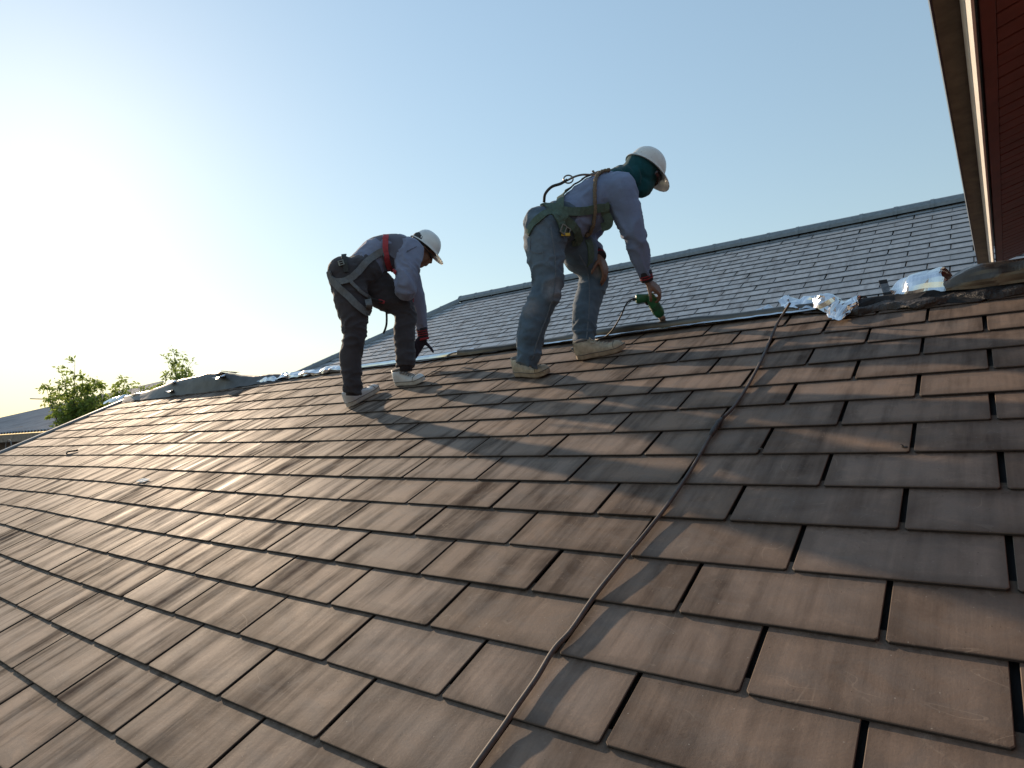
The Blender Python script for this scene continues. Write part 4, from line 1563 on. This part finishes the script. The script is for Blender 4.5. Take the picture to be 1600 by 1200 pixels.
strap_ring(tA, A['rhip'].lerp(A['rkn'], .12), kd(A['rhip'], A['rkn']) + cv(.45, 0, 0), .040, .3, .006, .004, 36, parent=pa, name='thigh_loop', mat=GREEN) if False else None
strap_px(tA, [(879, 286), (893, 279), (909, 275), (925, 272), (938, 273)], .040, .009, .004, parent=pa, name='shoulder_strap', mat=DARKW)
strap_px(tA, [(936, 318, 3.62), (944, 330, 3.60), (951, 343, 3.61), (950, 352, 3.62), (940, 355, 3.64)], .048, .01, .004, parent=pa, name='hanging_strap', mat=GREEN)
hb = tA.ray_cast(CP, ray(880, 362).normalized())
if hb[0] is not None:
    buckle(pa, hb[0] + hb[1] * .020, hb[1], cv(.9, .35, 0), BRASS, .055, .048)
    ym = MB(); ym.box(hb[0] + hb[1] * .024 + cv(0, 1, 0) * .022, .024, .008, .003, (cv(1, 0, 0), cv(0, 1, 0), cv(0, 0, -1)), .001)
    ym.build('buckle_tag', simple('yellow_plastic', (.55, .36, .03), .5), pa)
hb = tA.ray_cast(CP, ray(888, 281).normalized())
dc = hb[0] + hb[1] * .03 if hb[0] is not None else at(888, 280, 3.6)
dm = MB(); dm.tube([dc + cv(1, -.25, 0) * (.026 * math.cos(a)) + cv(.25, .9, -.3) * (.026 * math.sin(a)) for a in np.linspace(0, 2 * PI, 17)], .0045, 8)
dm.build('back_ring', BRASS, pa, True)
# black hose-like lanyards on the back
lm_ = MB()
lm_.tube([V(q) for q in spline([tuple(at(850, 316, 3.55)), tuple(at(852, 303, 3.53)), tuple(at(862, 292, 3.53)), tuple(at(876, 287, 3.54)), tuple(at(886, 281, 3.55))], 6)], .008, 8)
lm_.build('lanyard', DARKW, pa, True)
lm_ = MB()
lm_.tube([V(q) for q in spline([tuple(at(886, 282, 3.55)), tuple(at(898, 276, 3.55)), tuple(at(910, 273, 3.56)), tuple(at(924, 273, 3.57)), tuple(at(929, 271, 3.58))], 6)], .006, 8)
lm_.tube([at(929, 272, 3.58), at(927, 267, 3.58), at(925, 268, 3.58)], .006, 6)
lm_.build('lanyard_hook', BRASS, pa, True)
# rope over the shoulder
ROPE = simple('tan_rope', (.20, .155, .105), .9, var=.4, scale=160, bump=.9, dist=.004)
Pn_ = []
for q in spline([(952, 269), (941, 271), (932, 279), (929, 296), (929, 315), (928, 333), (925, 350), (920, 362), (914, 366)], 6):
    h_ = press(tA, q[0], q[1]); Pn_.append(h_[0] + h_[1] * .012)
for _ in range(4): Pn_ = [Pn_[0]] + [(Pn_[i - 1] + Pn_[i] * 2 + Pn_[i + 1]) / 4 for i in range(1, len(Pn_) - 1)] + [Pn_[-1]]
for i in range(len(Pn_)):
    h_ = tA.find_nearest(Pn_[i]); dd_ = (Pn_[i] - h_[0]).dot(h_[1])
    if dd_ < .011: Pn_[i] = Pn_[i] + h_[1] * (.011 - dd_)
rp = MB()
rp.tube(Pn_, [.0105 + .0018 * math.sin(i * 2.4) for i in range(len(Pn_))], 8)
rp.build('rope', ROPE, pa, True)
# strap end dangling behind the right leg
de = MB(); de = ribbon([at(835, 412, 3.64), at(835.5, 430, 3.64), at(836, 462, 3.64)], [cv(-.4, 0, -1)] * 3, .02)
de.build('strap_end', ROPE, pa)

SEAM = simple('denim_seam', (.12, .155, .19), .9, var=.3, scale=200)
tJ = world_bvh(jeans)
strap_px(tJ, [(860, 352), (865, 385), (868, 420), (866, 452), (856, 490), (842, 525), (831, 562)], .007, .001, .002, parent=pa, name='side_seam', mat=SEAM)
strap_px(tJ, [(905, 398), (917, 420), (921, 450), (920, 490), (916, 533)], .007, .001, .002, parent=pa, name='side_seam', mat=SEAM)
strap_px(tJ, [(828, 392), (840, 396), (851, 393)], .006, .001, .002, parent=pa, name='pocket_seam', mat=SEAM)
strap_px(tJ, [(829, 372), (828, 392)], .006, .001, .002, parent=pa, name='pocket_seam', mat=SEAM)

# ---- the drill
dr = empty('power_drill', DR1, 'green power drill with black cord pressed on the ridge by the masked worker', 'drill')
GRN = simple('green_plastic', (.012, .115, .045), .38, var=.3, scale=30, bump=.1)
BLK = simple('black_rubber', (.014, .014, .015), .55)
STEEL = simple('dusty_steel', (.25, .22, .19), .45, .8, var=.4, scale=60)
hside = cv(-1, .12, -.05)
dm = MB()
L_ = (DR1 - DR0).length
dm.tube([DR0 - gax * .018, DR0 - gax * .012, DR0 + gax * .02, DR0 + gax * .07, DR0 + gax * .10, DR0 + gax * .128, DR0 + gax * .135], [.018, .028, .032, .033, .034, .027, .020], 18)
hg = DR0 + gax * .004
dm.tube([hg, hg + hside * .03, hg + hside * .055, hg + hside * .074, hg + hside * .082, hg + hside * .085], [.024, .025, .027, .028, .024, .016], 16)
dm.build('body', GRN, dr, True)
cm_ = MB()
cm_.tube([DR0 + gax * .133, DR0 + gax * .137, DR0 + gax * .162, DR0 + gax * .166, DR0 + gax * .178], [.017, .020, .018, .013, .009], 14)
cm_.build('chuck', STEEL, dr, True)
bt_ = MB(); bt_.tube([DR0 + gax * .17, DR1], .004, 8); bt_.build('bit', STEEL, dr, True)
tg = MB(); tg.box(DR0 + gax * .035 - cv(-.3, .3, .3) * 0 + hside * .036, .010, .018, .007, (hside, gax, hside.cross(gax)), .002); tg.build('trigger', BLK, dr)
vs_ = MB()
for i in range(4): vs_.tube([DR0 + gax * (.06 + .009 * i) + gax.orthogonal() * 0, DR0 + gax * (.063 + .009 * i)], [.0335, .0335], 18)
o = vs_.build('vent_slots', BLK, dr, True)
cd = MB()
c0 = hg + hside * .082
cps = [tuple(c0), tuple(c0 + hside * .03), tuple(at(978, 476, 3.70)), tuple(at(970, 494, 3.72)), tuple(at(958, 514, 3.76)), tuple(at(946, 526, 3.82)), tuple(on_roof(932, 531, .03)), tuple(ridge_pt(on_roof(915, 533).x, -.06, .03)), tuple(ridge_pt(on_roof(890, 533).x, -.25, .02))]
pth = [V(q) for q in spline(cps, 8)]
cd.tube(pth, [.0085 if i < 6 else .0045 for i in range(len(pth))], 8)
cd.build('cord', BLK, dr, True)

# ---------------------------------------------------------------- left worker: dark trousers, vest, gloved hand on the ridge
B = J(dict(rank=(551, 607, 4.15), rkn=(553, 519, 4.14), rhip=(546, 433, 4.18), lhip=(566, 430, 4.35), lkn=(630, 484, 4.37), lank=(634, 569, 4.31),
           rsh=(640, 392, 4.32), lsh=(628, 393, 4.62), relb=(634, 430, 4.20), rwr=(637, 470, 4.47), lelb=(650, 466, 4.66), lwr=(661, 524, 4.72),
           neck=(642, 386, 4.46), hd=(659, 389, 4.46)))
pb_ = empty('person', on_roof(600, 620), 'worker in dark trousers and white sneakers reaching one gloved hand to the ridge', 'person', None)
hips = (B['rhip'] + B['lhip']) / 2
chest = (B['rsh'] + B['lsh']) / 2
axT = (chest - hips).normalized()
latv = (B['lhip'] - B['rhip']); latv = (latv - axT * latv.dot(axT)).normalized()
frA = axT.cross(latv).normalized()
if frA.z > 0: frA = -frA
waist = hips + axT * .13
mid = hips.lerp(chest, .55) - frA * .058
hf = cv(.70, .58, .34); hu = cv(.56, -.78, .12)
hu = (hu - hf * hu.dot(hf)).normalized()
hc = at(659, 391, 4.46)

body = MB()
for q in ('r', 'l'):
    limb(body, [B[q + 'hip'], B[q + 'kn'], B[q + 'ank'] + kd(B[q + 'kn'], B[q + 'ank']) * .03], [.075, .052, .033])
limb(body, [hips - axT * .03, waist - frA * .02, mid, chest + axT * .02], [(.15, .10), (.13, .09), (.15, .09), (.12, .07)], ref=latv)
limb(body, [chest, B['neck'], hc - hu * .05], [.07, .055, .052])
limb(body, [B['rsh'], B['relb'], B['rwr']], [.05, .036, .027])
limb(body, [B['lsh'], B['lelb'], B['lwr']], [.05, .036, .027])
head(body, hc, hf, hu)
hand(body, B['rwr'], (kd(B['relb'], B['rwr']) + cv(.3, .2, 0)).normalized(), cv(.5, -.6, -.3), cv(-.4, .2, .7), [(.5, .6, .4)] * 4, .4, .98)
link('body', remesh(body, .0062, 3, .5), SKIN, pb_, True)
for q in (-1, 1):
    hs = hf.cross(hu)
    e_ = MB(); e_.ball(hc + hf * .076 + hs * (q * .030) + hu * .004, (.012, .014, .010), (hf, hs, hu), 12, 8)
    e_.build('eye', simple('eye_dark', (.05, .035, .03), .25), pb_, True)

# trousers
jn = MB()
limb(jn, [B['rhip'] + cv(-.3, -.9, 0) * .04 + latv * .02, B['rhip'].lerp(B['rkn'], .40), B['rkn'] + cv(.3, 0, 0) * .006, B['rkn'].lerp(B['rank'], .45) + cv(-1, 0, 0) * .016, B['rank'], B['rank'] + kd(B['rkn'], B['rank']) * .030],
     [(.128, .122), (.112, .112), (.078, .080), (.071, .074), (.062, .064), (.062, .066)], 22)
limb(jn, [B['lhip'] + cv(-.5, -.6, 0) * .03, B['lhip'].lerp(B['lkn'], .45), B['lkn'] + cv(.1, .1, 0) * .006, B['lkn'].lerp(B['lank'], .45), B['lank'], B['lank'] + kd(B['lkn'], B['lank']) * .022],
     [(.135, .132), (.122, .120), (.084, .084), (.074, .075), (.066, .068), (.064, .069)], 22)
limb(jn, [hips - axT * .07, hips, hips + axT * .07, hips + axT * .115 - frA * .01], [(.12, .09), (.168, .125), (.165, .122), (.156, .112)], 22, ref=latv)
jn.ball(B['rhip'] - frA * .05 - axT * .015, (.105, .1, .1)); jn.ball(B['lhip'] - frA * .05 - axT * .015, (.105, .1, .1))
jm = remesh(jn, .0085, 8, .5)
legd = kd(B['rhip'], B['rank'])
displace(jm, wrinkle(.0085, .8, 13.0, legd, [(B['rkn'], .2, 1.0), (B['rank'], .2, 1.0), (B['lkn'], .2, 1.0), (B['lank'], .2, 1.0), (hips + legd * .1, .25, 1.2)]))
displace(jm, wrinkle(.003, 2.4, 19.0, legd, []))
CHAR = cloth('charcoal_twill', (.046, .041, .047), .85, .25, [(at(556, 420, 4.1), .16, (.045, .042, .046))], 500)
trou = link('trousers', jm, CHAR, pb_, True)

# shirt with a darker vest panel over it
sh = MB()
limb(sh, [hips + axT * .03, waist - frA * .034, mid, chest - axT * .04 - frA * .012, chest + axT * .03, B['neck'] + (hc - B['neck']) * .1],
     [(.152, .112), (.152, .118), (.168, .118), (.165, .112), (.12, .088), (.070, .068)], 26, ref=latv)
limb(sh, [chest.lerp(B['rsh'], .55), B['rsh'], B['rsh'].lerp(B['relb'], .55), B['relb'] + cv(0, .1, -.02) * .1, B['relb'].lerp(B['rwr'], .6), B['rwr'] - kd(B['relb'], B['rwr']) * .01],
     [.094, .096, .086, .070, .056, .038], 20)
limb(sh, [chest.lerp(B['lsh'], .55), B['lsh'], B['lsh'].lerp(B['lelb'], .5), B['lelb'], B['lelb'].lerp(B['lwr'], .5), B['lwr'] - kd(B['lelb'], B['lwr']) * .03],
     [.094, .092, .078, .068, .055, .038], 20)
sm_ = remesh(sh, .0085, 8, .5)
armd = kd(B['rsh'], B['relb'])
displace(sm_, wrinkle(.0105, .7, 21.0, axT, [(B['relb'], .2, 1.2), (B['rsh'], .18, 1.0), (waist, .22, 1.0), (B['lwr'], .14, 1.0)]))
displace(sm_, wrinkle(.0035, 2.2, 26.0, armd, []))
LAV = cloth('lavender_grey_cotton', (.185, .210, .300), .88, .10, None, 600)
shirtB = link('shirt', sm_, LAV, pb_, True)
tB = world_bvh(trou, shirtB)
tS = world_bvh(shirtB)

# vest panel: wraps the upper back
vm = MB()
rows = []
for t_ in np.linspace(.52, .90, 9):
    c_ = hips.lerp(chest, t_)
    row = []
    for a in np.linspace(-1.9, 1.9, 21):
        d_ = (-frA * math.cos(a) - latv * math.sin(a))
        h_ = tS.ray_cast(c_ + d_ * .6, -d_)
        p_ = h_[0] if h_[0] is not None else c_ + d_ * .12
        row.append(p_ + d_ * .006)
    rows.append(row)
for _ in range(2):
    rows = [[(rows[i][max(0, j - 1)] + rows[i][j] * 2 + rows[i][min(20, j + 1)]) / 4 for j in range(21)] for i in range(9)]
vm.grid(rows)
vm.build('vest', cloth('slate_grey_vest', (.095, .095, .125), .85, .2, None, 500), pb_, True)

for wr, el, rr in ((B['rwr'], B['relb'], 1.05), (B['lwr'], B['lelb'], 1.0)):
    d_ = kd(el, wr)
    cu = MB(); cu.tube([wr - d_ * .060, wr - d_ * .055, wr - d_ * .02, wr + d_ * .012, wr + d_ * .016], [.036 * rr, .041 * rr, .039 * rr, .038 * rr, .034 * rr], 18)
    co = cu.build('cuff', KNIT, pb_, True)
    for t_ in (-.038, -.022, -.006):
        st_ = MB(); st_.tube([wr + d_ * (t_ - .003), wr + d_ * (t_ + .003)], [.0412 * rr, .0410 * rr], 18); st_.build('stripe', REDK, co, True)
# glove: leaning on the fingertips
gm_ = MB()
gt_ = on_roof(671, 569, .012)
gd = (gt_ - B['lwr']).normalized()
hand(gm_, B['lwr'] + gd * .012, (gd + cv(-.35, .1, 0)).normalized(), cv(.75, -.35, -.45), cv(.75, .2, -.35), [(.15, .2, .15), (.15, .25, .15), (.2, .3, .2), (.25, .35, .2)], .25, 1.18, .10, cv(.75, .75, -.1))
gm_.tube([B['lwr'] - gd * .02, B['lwr'] + gd * .03], [.038, .036], 14)
gmm = remesh(gm_, .0058, 3, .5)
GLV = simple('navy_knit_glove', (.020, .018, .034), .92, var=.4, scale=250, bump=.6)
glo = link('glove', gmm, GLV, pb_, True)
gb_ = MB(); gb_.tube([B['lwr'] + gd * .020, B['lwr'] + gd * .034], [.0405, .0400], 16); gb_.build('glove_band', REDK, glo, True)

# helmet, glasses
HB = simple('white_plastic', (.66, .67, .66), .36, var=.08, scale=14, bump=.06)
helmet(pb_, hc + hu * .040 + hf * .002, (hf + hu * .02).normalized(), (hu + hf * .03).normalized(), HB, size=.71)
gl_ = MB()
hs = hf.cross(hu)
gl_.tube([hc + hf * (.104 * math.cos(a) - .012) + hs * (.080 * math.sin(a)) + hu * .006 for a in np.linspace(-1.7, 1.7, 17)], [(.010 if 3 < i < 13 else .004, .003) for i in range(17)], 6, ref=hu)
gl_.build('glasses', simple('black_frame', (.02, .02, .02), .3), pb_, True)
hr = MB()
hr.ball(hc + hu * .042 - hf * .018, (.094, .082, .072), (hf, hs, hu), 18, 12)
hr.ball(hc - hf * .072 - hu * .022, (.030, .060, .050), (hf, hs, hu), 14, 9)
hm_ = remesh(hr, .008, 4, .5)
displace(hm_, lambda p_, n__: .003 * noise.noise(p_ * 90))
link('hair', hm_, simple('black_hair', (.012, .010, .009), .55, var=.3, scale=200, bump=.6), pb_, True)

# shoes and socks
WS = simple('white_leather', (.60, .60, .60), .5, var=.08, scale=20, bump=.15)
WSO = simple('off_white_rubber', (.52, .50, .46), .6, var=.15, scale=30, bump=.2)
h1 = on_roof(543, 636, .004); t1 = on_roof(585, 613, .004)
WLC = simple('grey_laces', (.36, .36, .36), .9)
shoe(pb_, h1, h1 + (t1 - h1).normalized() * .28, NR, (WS, WSO, WLC))
h2 = on_roof(620, 600, .004); t2 = on_roof(675, 596, .004)
shoe(pb_, h2, h2 + (t2 - h2).normalized() * .28, NR, (WS, WSO, WLC))
for q in ('r', 'l'):
    sk = MB(); d_ = kd(B[q + 'kn'], B[q + 'ank'])
    sk.tube([B[q + 'ank'] - d_ * .03, B[q + 'ank'] + d_ * .045], [.043, .042], 14); sk.build('sock', KNIT, pb_, True)

# harness
GREY = simple('grey_webbing', (.125, .130, .135), .8, var=.2, scale=60, bump=.5)
REDW = simple('red_webbing', (.36, .040, .050), .75, var=.2, scale=60, bump=.4)
strap_px(tB, [(518, 434), (524, 440), (540, 440), (556, 428), (570, 413), (583, 402), (596, 393), (601, 399)], .044, .010, .004, parent=pb_, name='waist_belt', mat=GREY)
strap_px(tB, [(516, 424), (519, 436), (530, 448), (545, 464), (558, 478), (570, 489)], .044, .012, .004, parent=pb_, name='thigh_strap', mat=GREY)
strap_px(tB, [(570, 489), (576, 486), (577, 478, 4.06), (575, 468, 4.10)], .040, .012, .004, parent=pb_, name='thigh_strap', mat=GREY)
strap_px(tB, [(538, 399), (537, 404), (540, 414), (541, 426)], .030, .010, .004, parent=pb_, name='hip_strap', mat=DARKW)
strap_px(tB, [(546, 438), (556, 450), (568, 460), (578, 466)], .022, .010, .004, parent=pb_, name='leg_strap', mat=GREY)
strap_px(tB, [(603, 370), (602, 380), (601, 394), (604, 408), (607, 420)], .036, .014, .004, parent=pb_, name='chest_strap', mat=REDW)
strap_px(tB, [(604, 412), (612, 420), (620, 426)], .026, .012, .004, parent=pb_, name='chest_strap', mat=REDW)
rp = MB()
rp.tube([V(q) for q in spline([tuple(at(578, 466, 4.12)), tuple(at(590, 470, 4.2)), tuple(at(602, 474, 4.3)), tuple(at(604, 490, 4.32)), tuple(at(604, 505, 4.32)), tuple(at(602, 514, 4.31)), tuple(at(599, 521, 4.30))], 6)], .0075, 8)
rp.build('rope_end', DARKW, pb_, True)
bk_ = MB(); c_ = at(596, 471, 4.26); bk_.box(c_, .022, .012, .005, (cv(.9, .3, 0), cv(-.3, .9, 0), cv(0, 0, 1)), .003); bk_.build('red_buckle', REDW, pb_)
hb = tB.ray_cast(CP, ray(534, 412).normalized())
if hb[0] is not None: buckle(pb_, hb[0] + hb[1] * .012, hb[1], cv(.3, .9, 0), BRASS, .03, .028)

# things of one kind share a group
for o in S.objects:
    if o.parent is None and o.get('category') in ('foil scrap', 'tree', 'person'):
        o['group'] = {'foil scrap': 'foil scraps along the ridge', 'tree': 'trees beyond the roof end', 'person': 'workers on the roof'}[o['category']]
